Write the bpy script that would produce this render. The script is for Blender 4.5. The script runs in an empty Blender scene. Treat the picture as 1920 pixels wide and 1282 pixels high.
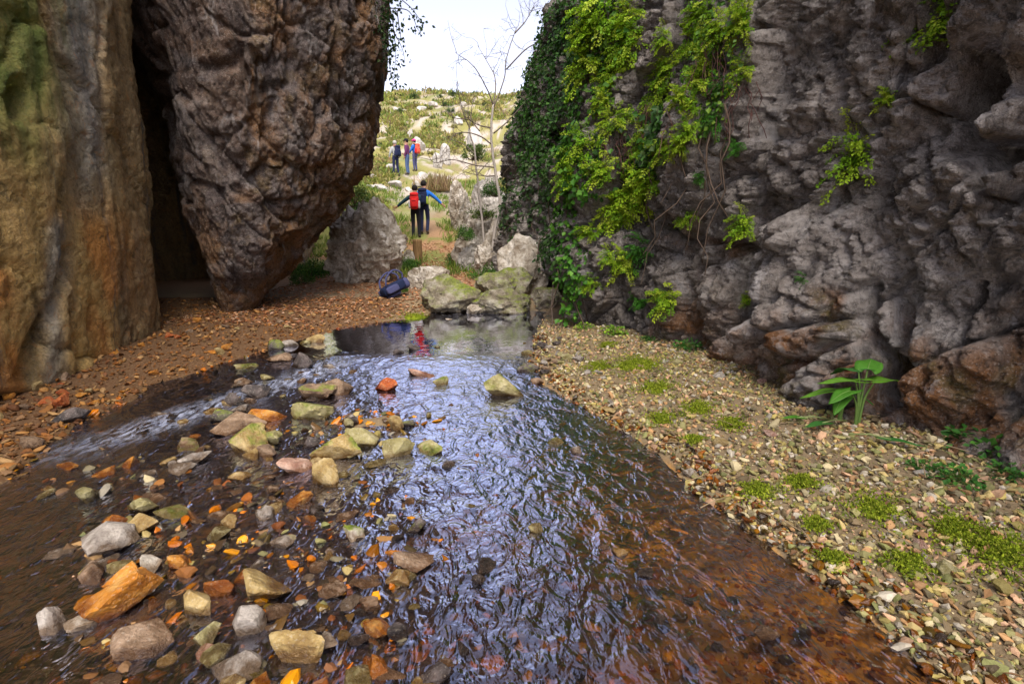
import bpy, math, random
import numpy as np
from mathutils import Vector, Matrix

random.seed(7); rng = np.random.default_rng(7)
C = bpy.context.scene.collection
S = bpy.context.scene

# ------------------------------------------------------------------ camera
PITCH = 12.4; EYE = np.array([0.0, 0.0, 1.35]); FPX = 960.0
cd = bpy.data.cameras.new('camera'); cam = bpy.data.objects.new('camera', cd); C.objects.link(cam)
cam.location = EYE; cam.rotation_euler = (math.radians(90 - PITCH), 0, 0)
cd.sensor_width = 36; cd.lens = 18; cd.clip_start = 0.05; cd.clip_end = 2000
S.camera = cam
# ------------------------------------------------------------------ sky
SUN_EL, SUN_AZ = 56, 172            # azimuth from +Y towards +X
W = bpy.data.worlds.new('World'); S.world = W; W.use_nodes = True
nt = W.node_tree; nt.nodes.clear()
sky = nt.nodes.new('ShaderNodeTexSky'); sky.sky_type = 'NISHITA'; sky.sun_disc = False
sky.sun_elevation = math.radians(SUN_EL); sky.sun_rotation = math.radians(SUN_AZ)
sky.air_density = 1.0; sky.dust_density = 1.0; sky.ozone_density = 1.5; sky.altitude = 200
hs = nt.nodes.new('ShaderNodeHueSaturation'); hs.inputs['Saturation'].default_value = 0.5
tint = nt.nodes.new('ShaderNodeMix'); tint.data_type = 'RGBA'; tint.blend_type = 'MULTIPLY'
tint.inputs[0].default_value = 1.0; tint.inputs[7].default_value = (1.0, 0.92, 0.96, 1)
bg = nt.nodes.new('ShaderNodeBackground'); bg.inputs[1].default_value = 0.128
wo = nt.nodes.new('ShaderNodeOutputWorld')
nt.links.new(sky.outputs[0], hs.inputs['Color']); nt.links.new(hs.outputs[0], tint.inputs[6])
nt.links.new(tint.outputs[2], bg.inputs[0]); nt.links.new(bg.outputs[0], wo.inputs[0])
# ------------------------------------------------------------------ sun
sd = bpy.data.lights.new('sun', 'SUN'); sun = bpy.data.objects.new('sun', sd); C.objects.link(sun)
sd.energy = 1.9; sd.angle = math.radians(36); sd.color = (1.0, 0.93, 0.82)
e, a = math.radians(SUN_EL), math.radians(SUN_AZ)
sdir = Vector((math.cos(e) * math.sin(a), math.cos(e) * math.cos(a), math.sin(e)))
sun.rotation_euler = sdir.to_track_quat('Z', 'Y').to_euler(); sun.location = (0, 20, 40)
S.view_settings.view_transform = 'Standard'; S.view_settings.look = 'None'
S.view_settings.gamma = 1.0; S.view_settings.exposure = 1.45; S.view_settings.use_curve_mapping = False
S.render.engine = 'CYCLES'
S.cycles.max_bounces = 5; S.cycles.diffuse_bounces = 3; S.cycles.transparent_max_bounces = 12; S.cycles.use_denoising = True
S.cycles.caustics_reflective = False; S.cycles.caustics_refractive = False

# ================================================================== helpers
sP, cP = math.sin(math.radians(PITCH)), math.cos(math.radians(PITCH))
def ray(px, py):
    u = (px - 960) / FPX; v = (641 - py) / FPX
    return np.array([u, cP + sP * v, -sP + cP * v])
def gp(px, py, z=0.0):                    # point of the level plane z seen at a photo pixel
    d = ray(px, py); t = (z - EYE[2]) / d[2]
    return EYE + d * t
def atY(px, py, Y):
    d = ray(px, py); return EYE + d * (Y / d[1])
def pix(P):                               # photo pixel and depth of points (N,3)
    q = P - EYE
    dep = q[:, 1] * cP - q[:, 2] * sP; up = q[:, 1] * sP + q[:, 2] * cP
    dd = np.where(np.abs(dep) < .05, .05, dep)
    return 960 + FPX * q[:, 0] / dd, 641 - FPX * up / dd, dep

_pr = np.random.default_rng(3)
PERM = np.tile(_pr.permutation(256), 3).astype(np.int64)
_g = _pr.normal(size=(256, 3)); GR = (_g / np.linalg.norm(_g, axis=1)[:, None]).astype(np.float32)
def noise(p):
    p = np.asarray(p, np.float32); i = np.floor(p).astype(np.int64); f = (p - i).astype(np.float32); i &= 255
    w = f * f * f * (f * (f * 6 - 15) + 10); r = np.zeros(len(p), np.float32)
    for dx in (0, 1):
        wx = w[:, 0] if dx else 1 - w[:, 0]; hx = PERM[(i[:, 0] + dx)]
        for dy in (0, 1):
            wy = wx * (w[:, 1] if dy else 1 - w[:, 1]); hy = PERM[hx + i[:, 1] + dy]
            for dz in (0, 1):
                wz = wy * (w[:, 2] if dz else 1 - w[:, 2]); g = GR[PERM[hy + i[:, 2] + dz] & 255]
                r += wz * (g[:, 0] * (f[:, 0] - dx) + g[:, 1] * (f[:, 1] - dy) + g[:, 2] * (f[:, 2] - dz))
    return r * 1.5
def fbm(p, o=4, lac=2.03, gain=.5):
    a, s, r = 1.0, 1.0, 0
    for k in range(o):
        r = r + a * noise(np.asarray(p) * s + 17.3 * k); a *= gain; s *= lac
    return r
def ridged(p, o=4, gain=.5):
    a, s, r = 1.0, 1.0, 0
    for k in range(o):
        r = r + a * (1 - 2 * np.abs(noise(np.asarray(p) * s + 9.1 * k))); a *= gain; s *= 2.07
    return r
def worley(p, ids=False):                            # F1, F2-F1
    p = np.asarray(p, np.float32); i = np.floor(p).astype(np.int64); f = p - i
    f1 = np.full(len(p), 9., np.float32); f2 = f1.copy(); cid = np.zeros(len(p), np.int64)
    for dx in (-1, 0, 1):
        for dy in (-1, 0, 1):
            for dz in (-1, 0, 1):
                h = PERM[PERM[PERM[(i[:, 0] + dx) & 255] + ((i[:, 1] + dy) & 255)] + ((i[:, 2] + dz) & 255)]
                q = (GR[h] * .45 + .5) + np.array([dx, dy, dz], np.float32) - f
                d = np.sqrt((q * q).sum(1)); m = d < f1
                f2 = np.where(m, f1, np.minimum(f2, d)); f1 = np.where(m, d, f1); cid = np.where(m, h, cid)
    if ids: return f1, f2 - f1, GR[cid]
    return f1, f2 - f1
def ss(a, b, x):
    t = np.clip((x - a) / (b - a), 0, 1); return t * t * (3 - 2 * t)
def seg_dist(px, py, pts):                # distance in the plane to a polyline
    r = np.full(np.shape(px), 1e9)
    for (x0, y0), (x1, y1) in zip(pts[:-1], pts[1:]):
        dx, dy = x1 - x0, y1 - y0
        t = np.clip(((px - x0) * dx + (py - y0) * dy) / (dx * dx + dy * dy + 1e-9), 0, 1)
        r = np.minimum(r, np.hypot(px - x0 - t * dx, py - y0 - t * dy))
    return r
def inpoly(px, py, poly):
    r = np.zeros(np.shape(px), bool); n = len(poly)
    for k in range(n):
        (x0, y0), (x1, y1) = poly[k], poly[(k + 1) % n]
        c = ((y0 > py) != (y1 > py)) & (px < (x1 - x0) * (py - y0) / (y1 - y0 + 1e-12) + x0)
        r ^= c
    return r

def mesh(name, V, F, smooth=True, attrs=None, mats=None, midx=None):
    """F: (n,3) or (n,4) array, or a list of such arrays"""
    me = bpy.data.meshes.new(name); V = np.asarray(V, np.float32)
    if not isinstance(F, list): F = [F]
    F = [np.asarray(f, np.int32) for f in F if len(f)]
    tot = np.concatenate([np.full(len(f), f.shape[1], np.int32) for f in F]); st = np.concatenate([[0], np.cumsum(tot)[:-1]]).astype(np.int32)
    me.vertices.add(len(V)); me.vertices.foreach_set('co', V.ravel())
    me.loops.add(int(tot.sum())); me.loops.foreach_set('vertex_index', np.concatenate([f.ravel() for f in F]))
    me.polygons.add(len(tot)); me.polygons.foreach_set('loop_start', st); me.polygons.foreach_set('loop_total', tot)
    me.polygons.foreach_set('use_smooth', np.full(len(tot), smooth))
    if midx is not None: me.polygons.foreach_set('material_index', np.asarray(midx, np.int32))
    for k, v in (attrs or {}).items():
        v = np.asarray(v, np.float32)
        if v.ndim == 1: at = me.attributes.new(k, 'FLOAT', 'POINT'); at.data.foreach_set('value', v)
        else:
            at = me.attributes.new(k, 'FLOAT_COLOR', 'POINT')
            at.data.foreach_set('color', np.c_[v, np.ones(len(v))].astype(np.float32).ravel())
    for m in (mats or []): me.materials.append(m)
    me.update(calc_edges=True); return me
def put(name, me, parent=None, loc=(0, 0, 0), rot=(0, 0, 0), scale=(1, 1, 1)):
    o = bpy.data.objects.new(name, me); C.objects.link(o)
    o.location = loc; o.rotation_euler = rot; o.scale = scale
    if parent: o.parent = parent
    return o
def tag(o, label=None, cat=None, group=None, kind=None):
    if label: o['label'] = label
    if cat: o['category'] = cat
    if group: o['group'] = group
    if kind: o['kind'] = kind
    return o
def gridfaces(nu, nv, wrap=False):        # index = iu*nv+iv
    iu = np.arange(nu if wrap else nu - 1)[:, None]; iv = np.arange(nv - 1)[None]
    a = iu * nv + iv; b = ((iu + 1) % nu) * nv + iv
    return np.stack([a, b, b + 1, a + 1], -1).reshape(-1, 4)
def catmull(P, n):
    P = np.asarray(P, float); P = np.vstack([2 * P[0] - P[1], P, 2 * P[-1] - P[-2]])
    out = []
    for t in np.linspace(0, len(P) - 3 - 1e-9, n):
        k = int(t); f = t - k; a, b, c, d = P[k:k + 4]
        out.append(.5 * ((2 * b) + (c - a) * f + (2 * a - 5 * b + 4 * c - d) * f * f + (3 * b - a - 3 * c + d) * f ** 3))
    return np.array(out)
class MB:                                  # collects tubes, quads and so on into one mesh
    def __init__(s): s.V = []; s.F3 = []; s.F4 = []; s.col = []; s.n = 0
    def add(s, V, F, col=None):
        V = np.asarray(V, float); F = np.asarray(F, int)
        (s.F3 if F.shape[1] == 3 else s.F4).append(F + s.n)
        s.V.append(V); s.n += len(V)
        s.col.append(np.tile(np.asarray(col if col is not None else (1, 1, 1), float), (len(V), 1)) if np.ndim(col) < 2 else col)
    def tube(s, P, R, k=6, col=None):
        P = np.asarray(P, float); R = np.broadcast_to(R, len(P)); n = len(P)
        T = np.gradient(P, axis=0); T /= np.linalg.norm(T, axis=1)[:, None] + 1e-9
        ref = np.array([0, 0, 1.]) if abs(T[0][2]) < .8 else np.array([1., 0, 0])
        V = []
        A = np.cross(T[0], ref); A /= np.linalg.norm(A)
        for i in range(n):
            A = A - T[i] * A.dot(T[i]); A /= np.linalg.norm(A) + 1e-9; B = np.cross(T[i], A)
            an = np.arange(k) * 2 * math.pi / k
            V.append(P[i] + R[i] * (np.cos(an)[:, None] * A + np.sin(an)[:, None] * B))
        V = np.vstack(V); F = []
        for i in range(n - 1):
            for j in range(k): F.append((i * k + j, i * k + (j + 1) % k, (i + 1) * k + (j + 1) % k, (i + 1) * k + j))
        V = np.vstack([V, P[-1:] + T[-1:] * R[-1] * .5, P[:1] - T[:1] * R[0] * .3])
        F3 = [((n - 1) * k + j, (n - 1) * k + (j + 1) % k, n * k) for j in range(k)] + [((j + 1) % k, j, n * k + 1) for j in range(k)]
        off = s.n; s.add(V, F, col); s.F3.append(np.array(F3) + off)
    def build(s, name, mat, smooth=True):
        F = []
        if s.F3: F.append(np.vstack(s.F3))
        if s.F4: F.append(np.vstack(s.F4))
        return mesh(name, np.vstack(s.V), F, smooth, {'col': np.vstack(s.col)}, [mat])

# ================================================================== materials
class NT:
    def __init__(s, name):
        s.m = bpy.data.materials.new(name); s.m.use_nodes = True; s.t = s.m.node_tree; s.t.nodes.clear()
        s.out = s.t.nodes.new('ShaderNodeOutputMaterial')
    def n(s, ty, **kw):
        x = s.t.nodes.new('ShaderNode' + ty)
        for k, v in kw.items(): setattr(x, k, v)
        return x
    def l(s, a, b): s.t.links.new(a, b)
    def put(s, sock, v):
        if isinstance(v, bpy.types.NodeSocket): s.l(v, sock)
        elif v is not None:
            if hasattr(sock, 'default_value') and hasattr(sock.default_value, '__len__') and len(sock.default_value) == 4 and len(v) == 3: v = (*v, 1)
            sock.default_value = v
    def noise(s, vec, scale, detail=6, rough=.6, dist=0, out=0):
        x = s.n('TexNoise'); x.inputs['Scale'].default_value = scale; x.inputs['Detail'].default_value = detail
        x.inputs['Roughness'].default_value = rough; x.inputs['Distortion'].default_value = dist
        if vec is not None: s.l(vec, x.inputs['Vector'])
        return x.outputs[out]
    def voro(s, vec, scale, feature='F1', out='Distance'):
        x = s.n('TexVoronoi', feature=feature); x.inputs['Scale'].default_value = scale
        if vec is not None: s.l(vec, x.inputs['Vector'])
        return x.outputs[out]
    def ramp(s, fac, stops):
        x = s.n('ValToRGB'); r = x.color_ramp
        while len(r.elements) < len(stops): r.elements.new(.5)
        for el, (p, c) in zip(r.elements, stops):
            el.position = p; el.color = (*c, 1) if len(c) == 3 else c
        s.put(x.inputs[0], fac); return x.outputs[0]
    def rng(s, v, a, b, c=0, d=1):
        x = s.n('MapRange'); s.put(x.inputs[0], v)
        for k, q in zip((1, 2, 3, 4), (a, b, c, d)): x.inputs[k].default_value = q
        return x.outputs[0]
    def mix(s, f, A, B, mode='MIX'):
        x = s.n('Mix', data_type='RGBA', blend_type=mode); s.put(x.inputs[0], f); s.put(x.inputs[6], A); s.put(x.inputs[7], B)
        return x.outputs[2]
    def math(s, op, A, B=None):
        x = s.n('Math', operation=op); s.put(x.inputs[0], A); s.put(x.inputs[1], B); return x.outputs[0]
    def mapping(s, vec, scale=(1, 1, 1), rot=(0, 0, 0)):
        x = s.n('Mapping'); x.inputs['Scale'].default_value = scale; x.inputs['Rotation'].default_value = rot; s.l(vec, x.inputs[0]); return x.outputs[0]
    def attr(s, name, out='Color'):
        x = s.n('Attribute', attribute_name=name); return x.outputs[out]
    def coord(s, which='Object'): return s.n('TexCoord').outputs[which]
    def bump(s, h, strength=.5, dist=.02, normal=None):
        x = s.n('Bump'); x.inputs['Strength'].default_value = strength; x.inputs['Distance'].default_value = dist
        s.l(h, x.inputs['Height'])
        if normal is not None: s.l(normal, x.inputs['Normal'])
        return x.outputs[0]
    def bsdf(s, col, rough=.8, normal=None, spec=.3, **kw):
        b = s.n('BsdfPrincipled'); s.put(b.inputs['Base Color'], col); s.put(b.inputs['Roughness'], rough)
        s.put(b.inputs['Specular IOR Level'], spec)
        if normal is not None: s.l(normal, b.inputs['Normal'])
        for k, v in kw.items(): s.put(b.inputs[k], v)
        s.l(b.outputs[0], s.out.inputs[0]); return b
    def upness(s, a=.35, b=.8):
        g = s.n('NewGeometry'); x = s.n('SeparateXYZ'); s.l(g.outputs['Normal'], x.inputs[0]); return s.rng(x.outputs[2], a, b)

GREEN_MOSS = (.16, .20, .02)
def m_cliff(name, ramp_a, stain, mossy=.0, streak=False, bumpd=.03):
    t = NT(name); p = t.coord()
    q = t.mapping(p, (1, 1, .22)) if streak else p
    big = t.noise(q, .9, 3, .6, .6); mid = t.noise(q, 5, 4, .65)
    c = t.ramp(t.mix(.5, big, mid), ramp_a)
    st = t.rng(t.noise(q, 1.3, 3, .6, 1.0), .42, .6)
    at = t.attr('stain', 'Fac')
    c = t.mix(t.math('MULTIPLY', st, at), c, stain[0]); 
    c = t.mix(t.math('MULTIPLY', t.rng(t.noise(q, 3.1, 4, .6), .53, .66), at), c, stain[1])
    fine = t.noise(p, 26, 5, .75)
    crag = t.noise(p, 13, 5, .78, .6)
    c = t.mix(t.rng(crag, .50, .38, .0, .72 if not streak else .45), c, t.mix(.78, c, (.025, .02, .018)))  # low spots of both bump noises darkened: pit shade put into the colour
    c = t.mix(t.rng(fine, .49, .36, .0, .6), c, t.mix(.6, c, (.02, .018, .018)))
    c = t.mix(t.rng(t.noise(p, 60, 2, .6), .55, .68, 0, .4), c, (.66, .6, .54))
    if not streak:
        dq = t.mapping(p, (1, 1, .35), (.25, .2, 0))
        c = t.mix(t.rng(t.noise(dq, 3.3, 5, .7, .8), .57, .67, 0, .65), c, (.60, .56, .54))
        c = t.mix(t.rng(t.noise(dq, 2.1, 5, .7, .8), .42, .33, 0, .75), c, (.05, .042, .04))
    if streak:
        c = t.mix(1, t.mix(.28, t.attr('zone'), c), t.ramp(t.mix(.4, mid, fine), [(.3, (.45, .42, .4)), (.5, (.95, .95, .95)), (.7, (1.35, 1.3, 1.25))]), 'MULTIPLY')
        bl = t.noise(p, 9, 4, .7, 1.2)
        c = t.mix(t.rng(bl, .58, .64, 0, .35), c, (.60, .26, .07)); c = t.mix(t.rng(bl, .42, .35, 0, .6), c, (.13, .10, .05))
        c = t.mix(t.rng(t.noise(t.mapping(p, (1, 1, .06)), 4.5, 4, .6), .58, .68, 0, .8), c, (.10, .11, .12))
        c = t.mix(t.math('MULTIPLY', t.attr('moss', 'Fac'), t.rng(t.noise(q, 4, 4, .65), .35, .6)), c, (.13, .17, .03))
    if mossy:
        mm = t.math('MULTIPLY', t.math('MULTIPLY', t.upness(.1, .7), t.rng(t.noise(p, 2.5, 8, .65), .45, .62)), t.attr('moss', 'Fac'))
        c = t.mix(t.math('MULTIPLY', mm, mossy), c, GREEN_MOSS)
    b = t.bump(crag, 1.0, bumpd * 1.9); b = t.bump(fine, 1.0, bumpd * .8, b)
    t.bsdf(c, .78, b, .35); return t.m
M = {}
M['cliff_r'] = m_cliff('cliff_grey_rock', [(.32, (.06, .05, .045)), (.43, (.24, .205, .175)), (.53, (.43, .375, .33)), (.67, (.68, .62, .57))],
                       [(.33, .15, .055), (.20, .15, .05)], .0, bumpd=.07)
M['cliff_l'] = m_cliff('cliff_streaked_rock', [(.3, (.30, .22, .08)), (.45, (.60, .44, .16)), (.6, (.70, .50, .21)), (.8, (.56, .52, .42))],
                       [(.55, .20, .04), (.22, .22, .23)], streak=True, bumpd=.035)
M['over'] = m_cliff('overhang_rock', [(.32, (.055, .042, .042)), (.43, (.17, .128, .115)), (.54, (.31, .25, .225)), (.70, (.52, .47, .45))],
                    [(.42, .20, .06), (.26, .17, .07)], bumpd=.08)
def m_stone(name, cols, moss=0., wet=0., scale=11., bumpd=.02):
    t = NT(name); p = t.coord(); oi = t.n('ObjectInfo').outputs['Random']
    v = t.n('VectorMath', operation='ADD'); t.l(p, v.inputs[0]); t.put(v.inputs[1], t.math('MULTIPLY', oi, 31.0)); p2 = v.outputs[0]
    mid = t.noise(p2, scale, 4, .62, .5)
    c = t.ramp(mid, [(.34, cols[0]), (.5, cols[1]), (.64, cols[2])])
    c = t.mix(t.rng(t.noise(p2, scale * 7, 3, .7), .42, .7, 0, .45), c, t.mix(.5, c, (.03, .02, .015)))
    c = t.mix(t.rng(t.noise(p2, scale * 9, 3, .6), .57, .7, 0, .4), c, (.6, .54, .45))
    g = t.n('NewGeometry'); x = t.n('SeparateXYZ'); t.l(g.outputs['Position'], x.inputs[0])
    rough = .75
    if moss:
        mm = t.math('MULTIPLY', t.upness(-.1, .75), t.rng(t.noise(p2, scale * .8, 4, .65), .56 - .16 * moss, .68 - .1 * moss))
        c = t.mix(t.math('MULTIPLY', mm, min(1, moss * 1.4)), c, t.ramp(t.noise(p2, 30, 4), [(.3, (.07, .10, .01)), (.7, (.26, .30, .03))]))
    if wet:
        line = t.math('ADD', x.outputs[2], t.rng(t.noise(p2, scale, 4), .3, .7, -.03, .03))
        wf = t.rng(line, .02, .055, 1, 0)
        c = t.mix(t.math('MULTIPLY', wf, wet), c, t.mix(1, c, (.42, .33, .25), 'MULTIPLY'))
        rough = t.rng(wf, 0, 1, .62, .16)
    h = t.noise(p2, scale * 5, 5, .7); b = t.bump(h, .8, bumpd)
    t.bsdf(c, rough, b, .4); return t.m
def sat(c, k=1.3):
    c = np.asarray(c, float); g_ = c.mean(-1, keepdims=True); return np.clip(g_ + (c - g_) * k, .004, .95)
STONE_COL = {
    'ochre': [(.26, .17, .07), (.40, .29, .13), (.55, .43, .24)],
    'olive': [(.20, .17, .07), (.33, .29, .14), (.46, .41, .24)],
    'grey':  [(.20, .17, .15), (.34, .30, .26), (.50, .45, .40)],
    'dark':  [(.035, .03, .03), (.08, .065, .06), (.16, .13, .12)],
    'brown': [(.14, .09, .06), (.25, .17, .11), (.38, .27, .19)],
    'orange':[(.36, .13, .03), (.52, .22, .05), (.62, .34, .12)],
    'rust':  [(.30, .07, .025), (.45, .12, .04), (.55, .24, .11)],
    'pink':  [(.32, .17, .13), (.46, .29, .22), (.58, .42, .34)],
    'pale':  [(.38, .34, .29), (.52, .47, .40), (.66, .61, .54)]}
for k, v in STONE_COL.items():
    v = [tuple(sat(c_, 1.15)) for c_ in v]
    M['cb_' + k] = m_stone('cobble_' + k, v, 0, 1, 1.3, .03)
    M['st_' + k] = m_stone('stone_' + k, v, 0, 1)
    M['sm_' + k] = m_stone('mossy_stone_' + k, v, .75, 1)
M['boulder'] = m_stone('boulder_limestone', [(.20, .15, .10), (.46, .40, .32), (.74, .68, .6)], 0, 0, 4.5, .06)
M['boulder_moss'] = m_stone('boulder_moss', [(.10, .08, .05), (.24, .20, .14), (.44, .40, .32)], 1.0, .6, 4.5, .06)
M['hillrock'] = m_stone('hill_limestone', [(.32, .29, .25), (.48, .44, .39), (.64, .60, .55)], 0, 0, 2., .05)
def m_vcol(name, rough=.7, trans=0., spec=.3, bumps=0, var=.35):
    t = NT(name); c = t.attr('col'); p = t.coord()
    c = t.mix(t.rng(t.noise(p, 45, 2, .65), .35, .75, 0, var), c, t.mix(.55, c, (.02, .015, .01)))
    b = t.bump(t.noise(p, 90, 3, .7), .6, bumps) if bumps else None
    pb = t.bsdf(c, rough, b, spec)
    if trans:
        tr = t.n('BsdfTranslucent'); t.l(c, tr.inputs[0]); mx = t.n('MixShader'); mx.inputs[0].default_value = trans
        t.l(pb.outputs[0], mx.inputs[1]); t.l(tr.outputs[0], mx.inputs[2]); t.l(mx.outputs[0], t.out.inputs[0])
    return t.m
M['gravel'] = m_vcol('gravel_stone', .7, 0, .35, .006)
M['wetgravel'] = m_vcol('wet_gravel_stone', .25, 0, .5, .006)
M['leaf'] = m_vcol('green_leaf', .5, .35, .25, 0, .4)
M['dryleaf'] = m_vcol('dry_leaf', .8, .25, .2, 0, .3)
M['bark'] = m_vcol('bark', .85, 0, .2, .004)
M['moss'] = m_vcol('moss', .9, .15, .1, 0, .2)
def m_plain(name, col, rough=.75, bumps=.004, sc=60):
    t = NT(name); p = t.coord(); n = t.noise(p, sc, 5, .65)
    c = t.mix(t.rng(n, .3, .7, 0, .4), col, tuple(x * .55 for x in col)); t.bsdf(c, rough, t.bump(n, .5, bumps), .25); return t.m

# ground: colours painted by what lies there (soil, rust-stained bed, leaf mould, dry grass, limestone)
t = NT('ground_soil'); p = t.coord(); c = t.attr('col')
n1 = t.noise(p, 9, 5, .7); n2 = t.noise(p, 60, 4, .7)
c = t.mix(t.rng(n1, .35, .65, 0, .4), c, t.mix(.6, c, (.04, .025, .012)))
c = t.mix(t.rng(n2, .5, .68, 0, .45), c, t.mix(.6, c, (.62, .44, .25)))
t.bsdf(c, t.rng(t.attr('wet', 'Fac'), 0, 1, .85, .4), t.bump(t.mix(.5, n1, n2), .9, .02), .3); M['ground'] = t.m
# water
t = NT('stream_water'); p = t.coord(); ch = t.attr('chop', 'Fac')
q = t.mapping(p, (1.0, .62, 1), (0, 0, .25))
w1 = t.noise(q, 11, 2, .5, 1.2); w2 = t.noise(q, 34, 2, .5, .8)
hgt = t.math('MULTIPLY', t.mix(.22, w1, w2), ch)
b = t.bump(hgt, 1.0, .024)
fr = t.n('Fresnel'); fr.inputs['IOR'].default_value = 1.8; t.l(b, fr.inputs['Normal'])
gl = t.n('BsdfGlossy'); t.l(t.rng(ch, .15, 1.0, .015, .14), gl.inputs['Roughness']); t.l(b, gl.inputs['Normal']); gl.inputs[0].default_value = (.74, .79, 1, 1)
tr = t.n('BsdfTransparent'); tr.inputs[0].default_value = (.97, .88, .74, 1)
mx = t.n('MixShader'); t.l(t.rng(fr.outputs[0], .07, .17, .03, 1.0), mx.inputs[0]); t.l(tr.outputs[0], mx.inputs[1]); t.l(gl.outputs[0], mx.inputs[2])
fo = t.n('BsdfDiffuse'); fo.inputs[0].default_value = (.55, .6, .78, 1)  # pale foam, and sky sheen of the ripples painted as diffuse colour
fm = t.math('MULTIPLY', t.rng(t.noise(t.mapping(p, (1.0, .35, 1), (0, 0, -.9)), 22, 5, .75, .8), .44, .6), t.attr('foam_sheen', 'Fac'))
m2 = t.n('MixShader'); t.l(fm, m2.inputs[0]); t.l(mx.outputs[0], m2.inputs[1]); t.l(fo.outputs[0], m2.inputs[2]); t.l(m2.outputs[0], t.out.inputs[0])
M['water'] = t.m

# ================================================================== terrain
RE = np.array([(-1, 1.45), (1.30, 1.36), (1.70, 1.30), (2.05, 1.17), (2.42, 1.02), (2.86, 1.0), (3.48, .73), (4.09, .45), (5.14, .22), (6.17, .33), (7.46, .47), (9.1, .75)])
LE = np.array([(-1, -3.1), (2.66, -2.9), (3.375, -3.1), (4.39, -3.24), (5.14, -2.93), (6.17, -2.63), (7.05, -2.39), (7.6, -1.76), (7.85, -1.4), (9.1, -1.25)])
PROF = np.array([(-5, .0), (8, .0), (10, .08), (13, .18), (15, .28), (16.5, .82), (17.5, 1.15), (20, 1.9), (24, 2.85), (28, 3.95), (40, 7.0), (60, 13.2), (85, 20.9), (95, 22.6), (105, 22.2), (140, 15), (400, -10)])
def tz(x, y, detail=True):
    x = np.asarray(x, float); y = np.asarray(y, float)
    xr = np.interp(y, RE[:, 0], RE[:, 1]); xl = np.interp(y, LE[:, 0], LE[:, 1])
    P = np.c_[x.ravel(), y.ravel(), np.zeros(x.size)]
    n = noise(P * 1.3).reshape(x.shape); n2 = noise(P * 5).reshape(x.shape)
    endf = ss(8.5, 9.0, y + .12 * n)
    din = np.minimum(x - xl, xr - x) + .10 * n + .04 * n2 - endf * 4
    bank = .02 + .12 * ss(0, 1.1, -din) + .015 * n
    shallow = ss(-2.1, -1.5, x) * ss(.3, -.5, x) * ss(4.6, 3.6, y)
    deep = .09 + .10 * ss(4.6, 5.4, y) + .06 * ss(-1.9, -2.4, x) - .085 * shallow
    bed = -.015 - deep * ss(0, .55, din) + .025 * n + .015 * n2
    z = np.where(din > 0, bed * ss(0, .12, din) + .02 * (1 - ss(0, .12, din)), bank)
    pr = np.interp(y, PROF[:, 0], PROF[:, 1])
    far = ss(14, 30, y)
    side = ss(.5, 4, np.abs(x + 2.5)) * ss(12, 18, y) * .5
    sh = lambda q: q.reshape(x.shape)
    rough = far * (sh(noise(P * .25)) * .9 + sh(noise(P * .09)) * 1.5 * ss(30, 60, y) + np.abs(sh(noise(P * .7))) * .35)
    crest = ss(50, 90, y) * (x + 12) * .012 + ss(60, 95, y) * sh(noise(P * .05)) * .8
    return z + pr + side + rough * .6 + crest + .03 * ss(8, 12, y) * n2
def axis(lo, hi, d, out_lo, out_hi, g=1.16):
    a = list(np.arange(lo, hi, d)); s = d
    while a[-1] < out_hi: s *= g; a.append(a[-1] + s)
    s = d; b = []; q = lo
    while q > out_lo: s *= g; q -= s; b.append(q)
    return np.array(b[::-1] + a)
gx = axis(-5.2, 3.2, .05, -300, 300); gy = axis(1.0, 12, .05, -300, 400, 1.035)
X, Y = np.meshgrid(gx, gy, indexing='ij'); Z = tz(X, Y)
xf, yf, zf = X.ravel(), Y.ravel(), Z.ravel(); P3 = np.c_[xf, yf, zf]
wet = ss(.035, .0, zf) * (yf < 8.6)
n = fbm(P3 * np.array([1.1, 1.1, 1.1]), 4); nb = fbm(P3 * .21 + 5, 4)
def lerp(a, b, f): return a + (np.asarray(b) - a) * f[:, None]
col = np.tile(np.array([.24, .175, .10]), (len(xf), 1))
col = lerp(col, (.14, .07, .03), ss(-1.5, -2.2, xf) * (yf < 9))               # reddish leaf mould on the left bank
col = lerp(col, (.36, .20, .10), ss(9, 11, yf) * ss(20, 16, yf))               # path
col = lerp(col, (.17, .2, .04), ss(11, 14, yf) * ss(.05, .3, n + .35 * ss(.4, 1.4, np.abs(xf + 2.35))) * .9)
col = lerp(col, (.27, .25, .07), ss(18, 24, yf) * ss(-.5, .0, nb))
col = lerp(col, (.46, .40, .33), ss(18, 23, yf) * ss(.02, .22, fbm(P3 * np.array([.8, .5, .8]) + 3, 4)))
rustf = ss(.0, -.02, zf) * (yf < 9.0)
col = lerp(col, (.075, .035, .012), rustf)
xre = np.interp(yf, RE[:, 0], RE[:, 1])
strip = ss(1.05, .35, xre - xf + .3 * n) * ss(5, 4, yf)
col = lerp(col, (.95, .42, .04), rustf * np.clip((strip + .35 * ss(.0, .5, n)) * (.7 + .6 * ss(-.35, .3, fbm(P3 * 3.2 + 6, 4))), 0, 1))
col = lerp(col, (.10, .09, .035), rustf * np.clip(ss(-1.6, -2.4, xf) + .75 * ss(4.9, 5.8, yf), 0, 1) * .8)
ground = put('ground', mesh('ground', P3, gridfaces(len(gx), len(gy)), True, {'col': col, 'wet': wet}, [M['ground']]))
tag(ground, 'gravelly stream bed, banks, leaf strewn path and rocky hillside', kind='structure')

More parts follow.
